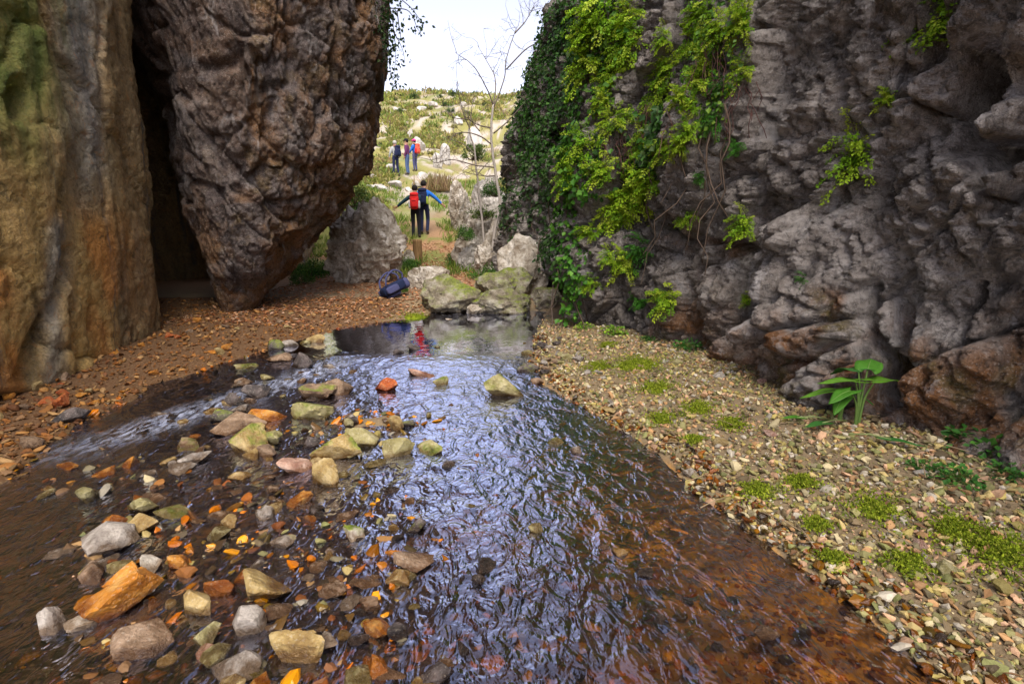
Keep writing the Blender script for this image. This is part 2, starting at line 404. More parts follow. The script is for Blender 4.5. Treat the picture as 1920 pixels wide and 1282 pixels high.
# water sheet
wx = np.arange(-3.6, 2.1, .021); wy = np.arange(.6, 9.1, .021)
X, Y = np.meshgrid(wx, wy, indexing='ij'); P = np.c_[X.ravel(), Y.ravel(), np.zeros(X.size)]
calm = ss(4.9, 5.6, P[:, 1])
flow = ss(-1.2, -2.0, P[:, 0]) * ss(5.6, 4.9, P[:, 1]) * ss(1.2, 2.6, P[:, 1])
riff = np.exp(-((P[:, 1] - 4.75) / .35) ** 2)
amp = .0075 * (1 - calm) + .0009 * calm + .005 * flow + .003 * riff
ang = -.5; Q = P.copy(); Q[:, 0] = P[:, 0] * math.cos(ang) - P[:, 1] * math.sin(ang); Q[:, 1] = (P[:, 0] * math.sin(ang) + P[:, 1] * math.cos(ang)) * .55
Q2 = np.where(flow[:, None] > .5, Q, P * np.array([1, .7, 1]))
P[:, 2] = amp * (fbm(Q2 * 5.5 + .5 * noise(P * 3)[:, None], 3, 2.1, .6)) + .015 * ss(4.5, 5.1, P[:, 1])
foam_sheen = np.clip(flow * ss(.35, .0, np.abs(P[:, 0] + 2.3 - .45 * (P[:, 1] - 3.9))) * ss(2.6, 3.4, P[:, 1]) * .5 + .12 * riff * (P[:, 0] > -2) * (P[:, 0] < -.2), 0, 1)  # where foam and the painted ripple sheen are mixed in
chop = 1 - .92 * calm + .4 * flow
water = put('water', mesh('water', P, gridfaces(len(wx), len(wy)), True, {'foam_sheen': foam_sheen, 'chop': chop}, [M['water']]))
tag(water, 'shallow rippling stream with a still pool upstream', kind='structure')

# ================================================================== cliffs
def wall(path, nseg, hh, lean, disp, htop=None):
    fine = catmull(path, 2000); L = np.r_[0, np.cumsum(np.linalg.norm(np.diff(fine, axis=0), axis=1))]
    # denser where close to the camera
    mid = fine; wgt = 1 / np.clip(np.linalg.norm(mid, axis=1), 2.6, 14); cw = np.r_[0, np.cumsum(wgt[1:] * np.diff(L))]
    sp = np.interp(np.linspace(0, cw[-1], nseg), cw, L)
    Pxy = np.c_[np.interp(sp, L, fine[:, 0]), np.interp(sp, L, fine[:, 1])]
    T = np.gradient(Pxy, axis=0)
    for _ in range(20): T[1:-1] = (T[:-2] + 2 * T[1:-1] + T[2:]) / 4
    T /= np.linalg.norm(T, axis=1)[:, None]; N = np.c_[-T[:, 1], T[:, 0]]
    H = np.tile(hh, (nseg, 1))
    if htop is not None: H = hh[None] / hh[-1] * 0 + np.minimum(H, htop(Pxy)[:, None] + .15 * np.maximum(H - htop(Pxy)[:, None], 0) * 0)
    over = np.tile(hh, (nseg, 1)) - H
    ln = lean(Pxy, H)
    B = np.stack([Pxy[:, None, 0] - N[:, None, 0] * (ln + over), Pxy[:, None, 1] - N[:, None, 1] * (ln + over), H], -1)
    B = B.reshape(-1, 3); NN = np.repeat(np.c_[N, np.zeros(nseg)], len(hh), 0)
    d, dz = disp(B, NN)
    V = B + NN * d[:, None]; V[:, 2] += dz
    return V, B, NN, gridfaces(nseg, len(hh))
hh = np.r_[-.35, np.arange(0, 5.5, .013), 5.5 + np.cumsum(.03 * 1.2 ** np.arange(24))]
hh = hh[hh < 9]
RP = [(3.1, -3), (3.0, 0), (2.72, 2.2), (2.62, 2.6), (2.45, 3.1), (2.28, 3.5), (2.2, 4.13), (1.92, 5.2), (1.46, 6.16), (.80, 7.0), (.72, 7.7), (.95, 8.6), (.8, 9.5), (.2, 10.3), (-.2, 11.6), (-.35, 13), (.4, 15.5), (3, 17)]
def disp_r(B, N):
    px, py, dep = pix(B)
    wv = np.stack([noise(B * .8), noise(B * .8 + 40), noise(B * .8 + 80)], 1)
    Q = B + .35 * wv
    d = .32 * fbm(B * .45 + 3, 3)
    f1, e = worley(Q * np.array([.95, .95, .7]) + 11)
    d += .16 * ss(0, .25, e) - .16 + .12 * (.5 - f1)
    # tilted lumpy beds: stretched along the bedding
    R = np.c_[B[:, 0] * .9 + B[:, 1] * .9, B[:, 1] - B[:, 0], B[:, 2] * 1.25 - .8 * B[:, 1]]
    R = R + .25 * wv
    f1b, eb = worley(R * 2.1)
    d += .06 * (ss(0, .3, eb) - .5)
    rg = ridged(R * 2.2, 4, .55)
    up = ss(-.3, .25, fbm(B * .7 + 50, 2) + .12 * (B[:, 2] - 1.0))       # lumpier above, finer pitted low down
    # fractured blocks along a steep diagonal
    BW = B + .16 * wv + .03 * np.stack([noise(B * 5), noise(B * 5 + 9), noise(B * 5 + 19)], 1)
    K = np.c_[BW[:, 0] * 1.2, (.87 * BW[:, 1] + .5 * BW[:, 2]) * 1.5, (-.5 * BW[:, 1] + .87 * BW[:, 2]) * .62]
    f_, e_, g_ = worley(K * 1.25 + 31, True)
    d += .12 * g_[:, 0] - .15 * np.exp(-(e_ / .045) ** 2) + .08 * g_[:, 1] * (K[:, 1] % 1 - .5)
    f_, e_, g_ = worley(K * np.array([3.2, 3.2, 4.2]) + 71, True)
    d += .035 * g_[:, 0] - .05 * np.exp(-(e_ / .07) ** 2)
    f_, e_, g_ = worley(K * np.array([8, 8, 11]) + 11, True)
    d += .014 * g_[:, 0] + .02 * (f_ - .45) - .022 * np.exp(-(e_ / .08) ** 2)
    d += .045 * rg + .024 * ridged(R * 6.3 + 20, 3, .62) + .018 * ridged(B * 14, 3, .62)
    dz = .03 * noise(R * 3 + 30)
    def crack(pts, w, depth):
        nonlocal d
        D = seg_dist(px + 7 * wv[:, 0] * 3, py, pts); d = d - depth * np.exp(-(D / w) ** 2)
    def pocket(cx, cy, rx, ry, depth, rot=0):
        nonlocal d
        x, y = px - cx, py - cy; c, s = math.cos(rot), math.sin(rot)
        r = np.hypot((x * c + y * s) / rx, (y * c - x * s) / ry) + .25 * wv[:, 1] + .12 * noise(B * 6)
        d = d - depth * ss(1.1, .6, r)
    crack([(1402, 470), (1380, 560), (1364, 620), (1385, 670), (1425, 705)], 10, .45)
    crack([(1335, 452), (1395, 466)], 7, .2)
    crack([(1598, 545), (1600, 600), (1625, 660), (1645, 720)], 11, .4)
    crack([(1785, 535), (1765, 650)], 6, .2); crack([(1560, 60), (1545, 180), (1530, 330)], 8, .22)
    crack([(1835, 405), (1925, 335)], 9, .3); crack([(1770, 250), (1850, 375)], 9, .25)
    crack([(1200, 480), (1195, 610)], 6, .2); crack([(1450, 60), (1420, 250)], 7, .15)
    pocket(1640, 738, 26, 48, .55); pocket(1400, 690, 34, 22, .5)
    pocket(1795, 190, 52, 130, .45, .25); pocket(1850, 290, 60, 42, .4); pocket(1905, 130, 50, 60, .15)
    pocket(1030, 560, 40, 55, .6)
    pocket(1480, 620, 60, 60, -.12); pocket(1290, 560, 70, 90, -.1); pocket(1750, 700, 110, 90, -.10)
    return d, dz
def lean_r(Pxy, H):
    y = Pxy[:, 1][:, None]
    k = .02 + .13 * ss(3, 9, y)
    return k * H + .05 * ss(8, 12, y) * np.maximum(H - 2.5, 0) ** 1.6 - .1
def htop_r(Pxy): return np.interp(Pxy[:, 1], [-5, 9, 10.5, 12, 13.5, 15, 17], [9, 9, 8, 6.3, 4.9, 3.2, 1.5])
VR, BR, NR, FR = wall(RP, 900, hh, lean_r, disp_r, htop_r)
pxr, pyr, der = pix(VR)
stain_r = np.clip(ss(520, 690, pyr + 90 * fbm(VR * 1.2, 3)) + .8 * ss(.2, .5, fbm(VR * .9 + 9, 3)) * ss(300, 500, pyr), 0, 1) * ss(1050, 1250, pxr)
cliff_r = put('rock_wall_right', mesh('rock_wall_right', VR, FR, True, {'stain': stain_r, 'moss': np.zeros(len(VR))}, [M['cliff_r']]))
tag(cliff_r, 'rugged grey limestone wall with cracks and ferns beside the gravel bank', kind='structure')

hl = np.r_[-.35, np.arange(0, 5.2, .03), 5.2 + np.cumsum(.04 * 1.2 ** np.arange(22))]; hl = hl[hl < 8]
LP = [(-3.45, -.8), (-3.5, .5), (-3.6, 2.4), (-3.78, 3.5), (-4.1, 5.2), (-4.36, 6.3), (-5.3, 6.9), (-7.6, 8.0), (-8.4, 9.6), (-7.3, 11.3), (-5.7, 11.7), (-5.35, 12.6), (-5.8, 15), (-7, 18)]
def disp_l(B, N):
    Sx = B * np.array([1, 1, .16])
    d = -.13 * fbm(Sx * .6 + 2, 2) - .012 * ridged(Sx * 3.2 + 8, 3) - .018 * fbm(B * 3, 4) - .010 * ridged(B * 12, 3)
    BW = B + .12 * np.stack([fbm(B * 1.5, 3), fbm(B * 1.5 + 9, 3), fbm(B * 1.5 + 19, 3)], 1)
    f_, e_, g_ = worley(BW * np.array([1.1, 1.1, .42]) + 3, True); d += .04 * g_[:, 0] + .05 * np.exp(-(e_ / .03) ** 2)
    f_, e_, g_ = worley(BW * np.array([3.4, 3.4, 1.5]) + 23, True); d += .018 * g_[:, 0] + .015 * np.exp(-(e_ / .04) ** 2)
    px, py, dep = pix(B)
    D = seg_dist(px, py, [(118, 470), (95, 560), (55, 650), (40, 700)]); d = d + .10 * np.exp(-(D / 14) ** 2)
    r = np.hypot((px - 20) / 26, (py - 190) / 50); d = d + .12 * ss(1.1, .5, r)
    r = np.hypot((px - 30) / 70, (py - 800) / 60); d = d + .35 * ss(1.2, .6, r)
    return d, .02 * noise(B * 2)
VL, BL, NL, FL = wall(LP, 420, hl, lambda p, H: -.0 * H + .10 * np.sin(H * .5), disp_l)
# its normals point outward to -X side: flip displacement sign handled above
pxl, pyl, _ = pix(VL)
wob = 45 * fbm(VL * np.array([1, 1, .3]) * 1.6, 3); xx = pxl + wob; yy = pyl + 60 * fbm(VL * 1.3 + 7, 3); nz_ = fbm(VL * np.array([1.6, 1.6, .7]) + 21, 4)
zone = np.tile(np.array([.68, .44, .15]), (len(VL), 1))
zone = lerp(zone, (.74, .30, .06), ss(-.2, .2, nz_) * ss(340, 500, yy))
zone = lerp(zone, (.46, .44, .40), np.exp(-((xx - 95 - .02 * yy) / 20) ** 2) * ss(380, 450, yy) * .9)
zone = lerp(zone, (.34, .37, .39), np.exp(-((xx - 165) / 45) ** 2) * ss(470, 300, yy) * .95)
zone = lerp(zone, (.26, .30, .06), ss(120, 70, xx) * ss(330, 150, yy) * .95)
zone = lerp(zone, (.17, .13, .085), ss(190, 245, xx) * .85)  # side facing the recess darkened, its shade painted into the zone colour
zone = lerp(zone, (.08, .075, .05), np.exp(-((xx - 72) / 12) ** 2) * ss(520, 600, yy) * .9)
zone = lerp(zone, (.09, .08, .06), ss(735, 775, yy) * .8)  # undercut foot: dark of the cavity put into the colour
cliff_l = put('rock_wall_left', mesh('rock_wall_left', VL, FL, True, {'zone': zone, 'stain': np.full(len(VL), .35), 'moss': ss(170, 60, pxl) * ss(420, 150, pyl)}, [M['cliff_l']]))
tag(cliff_l, 'smooth streaked ochre rock wall beside the dark recess', kind='structure')

# overhanging rock: stacked polygon sections
KZ = [-.3, 0, .35, .8, 1.6, 2.3, 3.1, 4.5, 6, 9]
KP = [[(-4.28, 7.75), (-4.2, 7.65), (-4.1, 7.8), (-4.35, 8.2), (-4.5, 8.2)],
      [(-4.36, 7.72), (-4.2, 7.6), (-4.06, 7.8), (-4.4, 8.4), (-4.65, 8.3)],
      [(-4.52, 7.75), (-4.12, 7.35), (-3.78, 7.95), (-4.3, 9.2), (-5.0, 9.2)],
      [(-4.68, 7.8), (-4.0, 7.1), (-3.42, 8.0), (-4.15, 10), (-5.2, 10)],
      [(-5.0, 7.9), (-3.8, 6.85), (-2.85, 8.2), (-3.4, 10.4), (-5.6, 11)],
      [(-5.15, 8.0), (-3.6, 6.7), (-2.28, 8.4), (-3.05, 10.6), (-5.9, 11.3)],
      [(-5.25, 8.0), (-3.3, 6.5), (-1.98, 8.4), (-2.7, 10.6), (-6.3, 11.5)],
      [(-6.0, 7.6), (-2.9, 6.2), (-1.82, 8.2), (-2.4, 10.6), (-7.2, 11.5)],
      [(-9.0, 5.5), (-2.7, 6.0), (-1.65, 8.0), (-2.2, 10.8), (-9.5, 13)],
      [(-9.5, 4.5), (-2.5, 5.6), (-1.6, 7.8), (-2.1, 11), (-9.5, 13.5)]]
zs = np.r_[np.arange(-.3, 6.2, .028), 6.2 + np.cumsum(.04 * 1.16 ** np.arange(24))]; zs = zs[zs <= 8.5]
KA = np.array(KP); na = 620
def section(z):
    from_z = np.stack([[np.interp(z, KZ, KA[:, k, c]) for c in (0, 1)] for k in range(5)])
    q = from_z
    for _ in range(3):
        nx = np.roll(q, -1, 0); q = np.stack([.78 * q + .22 * nx, .22 * q + .78 * nx], 1).reshape(-1, 2)
    q = np.vstack([q, q[:1]]); L = np.r_[0, np.cumsum(np.linalg.norm(np.diff(q, axis=0), axis=1))]
    # denser on the visible front and right faces
    t = np.linspace(0, 1, na, endpoint=False)
    s = np.r_[np.linspace(0, .70, int(na * .85), endpoint=False), np.linspace(.70, 1, na - int(na * .85), endpoint=False)] * L[-1]
    return np.c_[np.interp(s, L, q[:, 0]), np.interp(s, L, q[:, 1])]
secs = np.array([section(z) for z in zs])               # (nz, na, 2)
B = np.concatenate([secs, np.repeat(zs[:, None, None], na, 1)], -1)          # (nz,na,3)
du = np.roll(B, -1, 1) - np.roll(B, 1, 1); dv = np.gradient(B, axis=0)
NN = np.cross(du, dv); NN /= np.linalg.norm(NN, axis=-1)[..., None] + 1e-9
B = B.reshape(-1, 3); NN = NN.reshape(-1, 3)
if (NN[:, 0] * (B[:, 0] + 4)).mean() < 0: NN = -NN
wv = np.stack([noise(B * .7 + 5), noise(B * .7 + 45), noise(B * .7 + 85)], 1)
R = np.c_[B[:, 0] + .5 * B[:, 2], B[:, 1], B[:, 2] * .55 - .8 * B[:, 0]] + .3 * wv
f1, ed = worley(R * 1.1); f1b, edb = worley(R * np.array([3.2, 3.2, 1.6]))
tip = ss(-.1, 1.2, B[:, 2])
BW = R + .06 * np.stack([noise(B * 4), noise(B * 4 + 9), noise(B * 4 + 19)], 1)
f_, e_, g_ = worley(BW * np.array([1.6, 1.6, .9]) + 13, True); OB = .085 * g_[:, 0] - .06 * np.exp(-(e_ / .04) ** 2)
f_, e_, g_ = worley(BW * np.array([4.6, 4.6, 2.6]) + 43, True); OB = OB + .018 * g_[:, 0] - .03 * np.exp(-(e_ / .06) ** 2)
f_, e_, g_ = worley(BW * np.array([10, 10, 7]) + 43, True); OB = OB + .010 * g_[:, 0]
d = (.12 + .88 * tip) * (.18 * fbm(B * .6 + 7, 3) + .09 * (ss(0, .12, ed) - .8) + OB + .028 * ridged(R * 2.6, 4, .6) - .05) + .015 * ridged(B * 9, 3, .62)
VO = B + NN * d[:, None]
nz = len(zs); VO2 = VO.reshape(nz, na, 3).transpose(1, 0, 2).reshape(-1, 3)
capc = [VO2.reshape(na, nz, 3)[:, 0].mean(0), VO2.reshape(na, nz, 3)[:, -1].mean(0)]
Fo = gridfaces(na, nz, True); ia = np.arange(na); ib = (ia + 1) % na
tri = np.vstack([np.c_[ia * nz, ib * nz, np.full(na, na * nz)], np.c_[ib * nz + nz - 1, ia * nz + nz - 1, np.full(na, na * nz + 1)]])
VO2 = np.vstack([VO2, capc]); pxo, pyo, _ = pix(VO2)
N2 = np.vstack([NN.reshape(nz, na, 3).transpose(1, 0, 2).reshape(-1, 3), [[0, 0, -1], [0, 0, 1]]])
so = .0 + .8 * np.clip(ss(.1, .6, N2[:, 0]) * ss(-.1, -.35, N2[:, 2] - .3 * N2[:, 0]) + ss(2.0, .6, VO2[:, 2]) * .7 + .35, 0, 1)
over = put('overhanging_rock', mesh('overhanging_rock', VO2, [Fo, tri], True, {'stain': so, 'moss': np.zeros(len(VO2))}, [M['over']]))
tag(over, 'huge wedge of purple grey rock overhanging the path, narrowing to a point at the ground', 'rock')

# ================================================================== stones
import bmesh
def ico(sub):
    bm = bmesh.new(); bmesh.ops.create_icosphere(bm, subdivisions=sub, radius=1)
    V = np.array([v.co[:] for v in bm.verts]); F = np.array([[v.index for v in f.verts] for f in bm.faces]); bm.free()
    return V / np.linalg.norm(V, axis=1)[:, None], F
ICO = {k: ico(k) for k in (1, 2, 3, 4, 5, 6)}
def rockverts(seed, sub, planes=14, rough=.05, freq=2.2, rmin=.62, top=1):
    r = np.random.default_rng(seed); D, F = ICO[sub]
    n = r.normal(size=(planes, 3)); n /= np.linalg.norm(n, axis=1)[:, None]; off = r.uniform(rmin, top, planes)
    c = np.maximum(D @ n.T, 1e-3); R = np.minimum((off / c).min(1), 1.15 if top == 1 else 1.5)
    if rough: R = R * (1 + rough * fbm(D * freq + seed * 1.7, 4) + .6 * rough * ridged(D * freq * 2 + seed, 2))
    return D * R[:, None], F
def stone_obj(name, c, dims, seed, mat, sub=4, rz=None, tilt=.15, planes=14, rough=.07, freq=2.2, rmin=.62, ang=24):
    V, F = rockverts(seed, sub, planes, rough, freq, rmin, 1 if rmin > .6 else .85); V = V / np.abs(V).max(0) * np.asarray(dims) / 2
    r = random.Random(seed)
    R = np.array(Matrix.Rotation(rz if rz is not None else r.uniform(-.4, .4), 3, 'Z') @ Matrix.Rotation(r.uniform(-tilt, tilt), 3, 'X') @ Matrix.Rotation(r.uniform(-tilt, tilt), 3, 'Y'))
    me = mesh(name, V @ R.T, F, True, None, [mat]); me.set_sharp_from_angle(angle=math.radians(ang))
    return put(name, me, None, c)
# photo pixel of the foot, width and height in photo pixels, colour, moss, label
STONES = [
 (933,746,115,67,'olive',1,'largest stream boulder, humped and mossy, at the mouth of the pool'),
 (789,711,79,30,'pink',0,'flat pinkish slab lying at the lip of the pool'),
 (722,733,55,35,'rust',0,'rust red block beside the flat pink slab'),
 (830,723,48,28,'olive',1,'small bright green mossy stone left of the largest humped boulder'),
 (636,742,67,40,'brown',0,'rounded brown stone left of the rust red block'),
 (573,752,100,42,'brown',1,'long ridged brown stone above the mossy lump in midstream'),
 (577,790,80,44,'olive',1,'mossy green brown lump below the long ridged stone'),
 (478,750,60,34,'dark',0,'dark wet pointed stone above the orange slab'),
 (435,762,44,32,'dark',0,'small black wet stone at the edge of the white riffle'),
 (405,794,52,36,'dark',1,'black stone touching the upper end of the big stone pile'),
 (484,796,84,32,'orange',0,'flat orange slab behind the big stone pile'),
 (444,853,104,62,'ochre',1,'biggest ochre block at the front of the stone pile'),
 (430,815,96,34,'brown',0,'brown slab leaning behind the biggest ochre block'),
 (508,835,48,36,'olive',1,'mossy stone tucked against the right of the biggest ochre block'),
 (341,847,56,28,'brown',1,'mossy brown stone left of the biggest ochre block'),
 (351,873,60,26,'grey',0,'flat grey stone left below the biggest ochre block'),
 (312,873,30,22,'ochre',0,'small tan stone at the left end of the stone pile'),
 (577,845,34,30,'dark',0,'dark stone behind the wide olive ochre block in midstream'),
 (620,869,96,52,'ochre',1,'wide ochre block with mossy top in midstream'),
 (670,841,76,46,'olive',0,'smooth olive stone leaning on the wide ochre block'),
 (543,891,64,34,'pink',0,'pinkish grey stone left of the tan midstream block'),
 (591,915,80,54,'ochre',0,'tan faceted block in front of the wide ochre block'),
 (745,860,68,48,'olive',0,'angular olive block standing in the bright ripples'),
 (805,851,58,30,'olive',1,'low mossy stone just right of the angular olive block'),
 (838,879,38,24,'dark',0,'small dark stone below the low mossy stone'),
 (731,800,36,28,'ochre',0,'small ochre stone upstream of the angular olive block'),
 (763,802,34,22,'dark',1,'dark mossy stone with twigs upstream of the angular olive block'),
 (512,660,38,32,'dark',1,'dark squarish stone at the left inlet of the pool'),
 (541,652,30,20,'grey',0,'grey stone second in the row at the left of the pool'),
 (570,648,26,18,'olive',0,'small olive stone third in the row at the left of the pool'),
 (585,646,38,26,'ochre',0,'yellow ochre stone at the pool end of the small row'),
 (565,695,55,48,'dark',0,'tall wet dark stone where the pool spills left'),
 (522,680,44,24,'brown',0,'low brown stone left of the tall wet stone'),
 (460,693,52,18,'olive',1,'flat mossy stone on the left gravel edge'),
 (1044,834,36,20,'olive',1,'small mossy stone near the orange margin upstream'),
 (1008,1000,36,30,'olive',0,'olive stone alone in the ripples nearer the right'),
 (783,1000,50,40,'dark',1,'dark mossy stone alone in the brightest ripples'),
 (1162,1042,34,28,'ochre',0,'tan stone, right one of a pair over the orange bed'),
 (1130,1030,28,22,'brown',0,'brown stone, left one of a pair over the orange bed'),
 (1080,850,30,22,'grey',0,'grey stone beside the small mossy one at the orange margin'),
 (895,1095,40,28,'dark',0,'purple black stone in the lower middle of the stream'),
 (765,1075,95,30,'brown',0,'long narrow slab lying across the lower stream'),
 (745,1098,50,26,'ochre',0,'tan stone under the long narrow slab'),
 (750,1205,42,46,'dark',0,'dark upright block in the lower stream'),
 (690,1150,42,36,'brown',0,'brown stone left of the dark upright block'),
 (530,1255,100,66,'ochre',0,'big yellow tan stone at the bottom edge of the picture'),
 (703,1275,52,44,'orange',0,'orange stone near the bottom right of the yellow tan one'),
 (812,1290,54,46,'dark',0,'dark stone cut by the bottom edge of the picture'),
 (173,1048,94,48,'grey',0,'large smooth grey slab in the lower left shallows'),
 (256,966,63,38,'olive',0,'pale olive stone at the top of the left stone bar'),
 (246,1010,72,40,'ochre',0,'ochre stone right above the large grey slab'),
 (200,990,52,24,'orange',0,'orange flat stone above the large grey slab'),
 (312,973,52,26,'olive',1,'olive stone right of the pale olive one on the left bar'),
 (174,1172,124,56,'orange',0,'largest orange stone in the lower left shallows'),
 (359,1158,58,50,'ochre',0,'blocky yellow stone right of the largest orange stone'),
 (469,1142,104,44,'ochre',0,'long yellow stone in the middle of the left bar'),
 (399,1121,52,36,'orange',0,'orange brown stone behind the long yellow stone'),
 (446,1200,62,54,'grey',0,'grey wedge stone in front of the long yellow stone'),
 (220,1118,56,40,'orange',0,'orange block under the small olive capstone'),
 (218,1078,52,22,'olive',0,'small olive stone above the orange block on the left bar'),
 (275,1076,52,28,'pale',0,'cream stone beside the small olive capstone'),
 (326,1070,40,32,'orange',0,'round orange stone right of the cream one'),
 (422,992,40,26,'ochre',0,'small yellow stone alone above the left bar'),
 (493,975,38,24,'grey',0,'small grey stone in dark ripples above the left bar'),
 (662,1017,54,28,'pale',1,'pale stone with moss left of the brightest ripples'),
 (530,1030,44,24,'grey',0,'wet grey stone between the left bar and the pale mossy stone'),
 (380,1245,58,32,'pink',0,'pinkish orange stone low on the left bar'),
 (372,1222,60,34,'olive',0,'olive stone behind the pinkish orange one low on the left bar'),
 (141,1184,50,20,'pale',0,'white grey flat stone in the lower left corner'),
 (75,1195,52,42,'grey',0,'bluish grey stone at the lower left edge'),
 (455,1094,40,24,'orange',0,'bright orange stone behind the long yellow stone on the bar'),
 (443,902,40,18,'ochre',0,'yellow flat stone below the stone pile'),
 (155,1094,54,28,'brown',0,'brown stone left of the orange block on the left bar'),
 (245,1240,90,40,'brown',0,'wide brown stone low in the left corner'),
 (600,1225,50,24,'grey',0,'flat wet stone between the yellow tan and orange bottom stones'),
 (1272,1000,36,16,'orange',0,'orange stone barely awash over the orange bed'),
 (1215,1085,46,20,'dark',0,'dark flat stone over the orange bed'),
 (120,800,66,44,'dark',0,'dark rounded stone under the left wall by the rushing water'),
 (200,690,50,26,'orange',0,'orange stone at the foot of the left wall'),
 (100,735,48,28,'brown',0,'brown block lowest at the foot of the left wall'),
 (330,660,40,18,'brown',0,'reddish brown stone on the left bank gravel'),
 (395,672,36,16,'orange',0,'orange stone on the left bank by the riffle'),
 (845,602,40,9,'pale',0,'thin pale stone just showing at the far end of the pool'),
 (990,700,40,26,'dark',1,'dark mossy stone at the right shoulder of the largest boulder'),
 (1010,720,34,20,'brown',0,'brown stone right of the largest humped boulder'),
 (1030,660,34,18,'grey',0,'grey stone at the right edge of the pool'),
 (985,668,30,16,'olive',0,'olive stone at the pool outlet'),
]
import re
ANCH = []
def handle(lab): return re.split(r',| (?:at|beside|lying|left|above|below|in|on|behind|touching|tucked|leaning|standing|just|where|near|under|with|upstream|barely|between|low|second|third|right|alone|lowest|by|over|cut|from|against|of|front|across|and|spread|covered)\b', lab)[0].strip()
_h = [handle(x[6]) for x in STONES]
for k, (px, py, w, h, colr, ms, lab) in enumerate(STONES):
    if _h.count(_h[k]) == 1 and len(_h[k].split()) > 2: ANCH.append((gp(px, py)[:2], _h[k]))
for px_, py_, lab in [(1195, 685, 'large flat bright moss patch'), (1420, 928, 'bright round moss cushion'), (1310, 770, 'thin moss spread mid bank'), (1870, 1040, 'wide moss patch at the right edge'), (1606, 800, 'tall arrow leaved plant'), (1700, 1065, 'moss cushion low on the right bank'), (1240, 790, 'moss tuft at the bank edge'), (1660, 836, 'fallen arrow leaf'), (1730, 880, 'small creeping weed'), (1150, 628, 'bright seedling clump')]:
    ANCH.append((gp(px_, py_, .1)[:2], lab))
ANP = np.array([a_[0] for a_ in ANCH])
def where(q):
    d_ = np.linalg.norm(ANP - np.asarray(q)[:2], axis=1); i = int(np.argmin(d_))
    if d_[i] > .9: return None
    dx, dy = q[0] - ANP[i][0], q[1] - ANP[i][1]
    rel = ('right of' if dx > 0 else 'left of') if abs(dx) > abs(dy) else ('behind' if dy > 0 else 'in front of')
    return rel + ' the ' + ANCH[i][1]
for k, (px, py, w, h, colr, ms, lab) in enumerate(STONES):
    g = gp(px, py); dist = np.linalg.norm(g - EYE)
    ww = .9 * w / FPX * dist; hm = .74 * h / FPX * dist; dp = ww * random.uniform(.65, .9)
    zb = max(tz(g[0], g[1] + dp / 2), -.06)
    c = (g[0], g[1] + dp * .42, zb * .3 + hm * .34)
    o = stone_obj('stream_stone', c, (ww * 1.04, dp, hm * 1.35), 100 + k, M[('sm_' if ms else 'st_') + colr], 4 if w > 45 else 3, None, .25, 13 + k % 5, .025, 2.0, .42, 8)
    tag(o, lab, 'stone', 'stones in the stream')
# boulders round the pool
BOULD = [
 ('standing_boulder', (-3.22, 11.1), (2.05, 1.7, 2.5), .88, 'boulder', 'tall pale boulder under the overhang with a shaded brown left flank'),
 ('boulder', (-3.2, 12.5), (1.25, 1.0, 2.3), 1.0, 'boulder', 'grey boulder top behind the tall pale boulder'),
 ('boulder', (-1.62, 10.2), (1.0, .9, .80), .33, 'boulder', 'rounded tan boulder in front of the wooden post'),
 ('boulder', (-1.05, 8.55), (1.12, .8, .86), .20, 'boulder_moss', 'dark mossy boulder at the left of the pool rocks'),
 ('boulder', (-.12, 8.5), (1.25, .8, .62), .10, 'boulder_moss', 'low sloping mossy rock meeting the pool'),
 ('boulder', (-.12, 9.1), (1.15, .85, .95), .28, 'boulder_moss', 'mossy wedge rock behind the low sloping one'),
 ('boulder', (.20, 9.6), (.98, .85, 1.55), .60, 'boulder', 'upright grey boulder against the ivy wall'),
 ('boulder', (.62, 8.75), (.62, .6, .66), .16, 'boulder_moss', 'dark low boulder in the hollow at the foot of the ivy'),
 ('boulder', (-.62, 8.3), (.34, .3, .28), .04, 'boulder', 'small stone wedged between the mossy pool boulders'),
]
for k, (nm, (x, y), dm, zc, mt, lab) in enumerate(BOULD):
    o = stone_obj(nm, (x, y, zc), dm, 400 + k, M[mt], 6 if k == 0 else 5, 0, .12, 18, .20 if k == 0 else .13, 2.2 if k == 0 else 1.7, .74, 28); tag(o, lab, 'boulder', 'boulders round the pool')
OUTC = [(890, 410, 74, 50, 14.0, 'cracked grey outcrop block with a rusty hollow beside the path'),
        (912, 345, 60, 40, 16.5, 'pale leaning outcrop slab behind the bare tree'),
        (915, 472, 56, 44, 12.4, 'pale outcrop foot rock under the bare tree'),
        (872, 468, 34, 30, 13.3, 'small pale rock at the right edge of the path'),
        (862, 345, 40, 36, 17.5, 'grey rock above the cracked outcrop block'),
        (925, 440, 44, 60, 12.9, 'grey outcrop fin behind the tree trunk'),
        (765, 470, 22, 18, 14.4, 'pale rock hidden in grass left of the path')]
for k, (px, py, w, h, Yd, lab) in enumerate(OUTC):
    a = atY(px, py, Yd); s = Yd / FPX; z0 = float(tz(a[0], Yd))
    top = a[2] + h * s * .5; hgt = max(top - z0 + .3, .3)
    o = stone_obj('outcrop_rock', (a[0], Yd, top - hgt / 2), (w * s * 1.1, w * s, hgt), 450 + k, M['hillrock' if k in (1, 3) else 'boulder'], 5, None, .1, 16, .18, 2.2, .66, 24)
    tag(o, lab, 'rock', 'outcrop rocks beside the path')

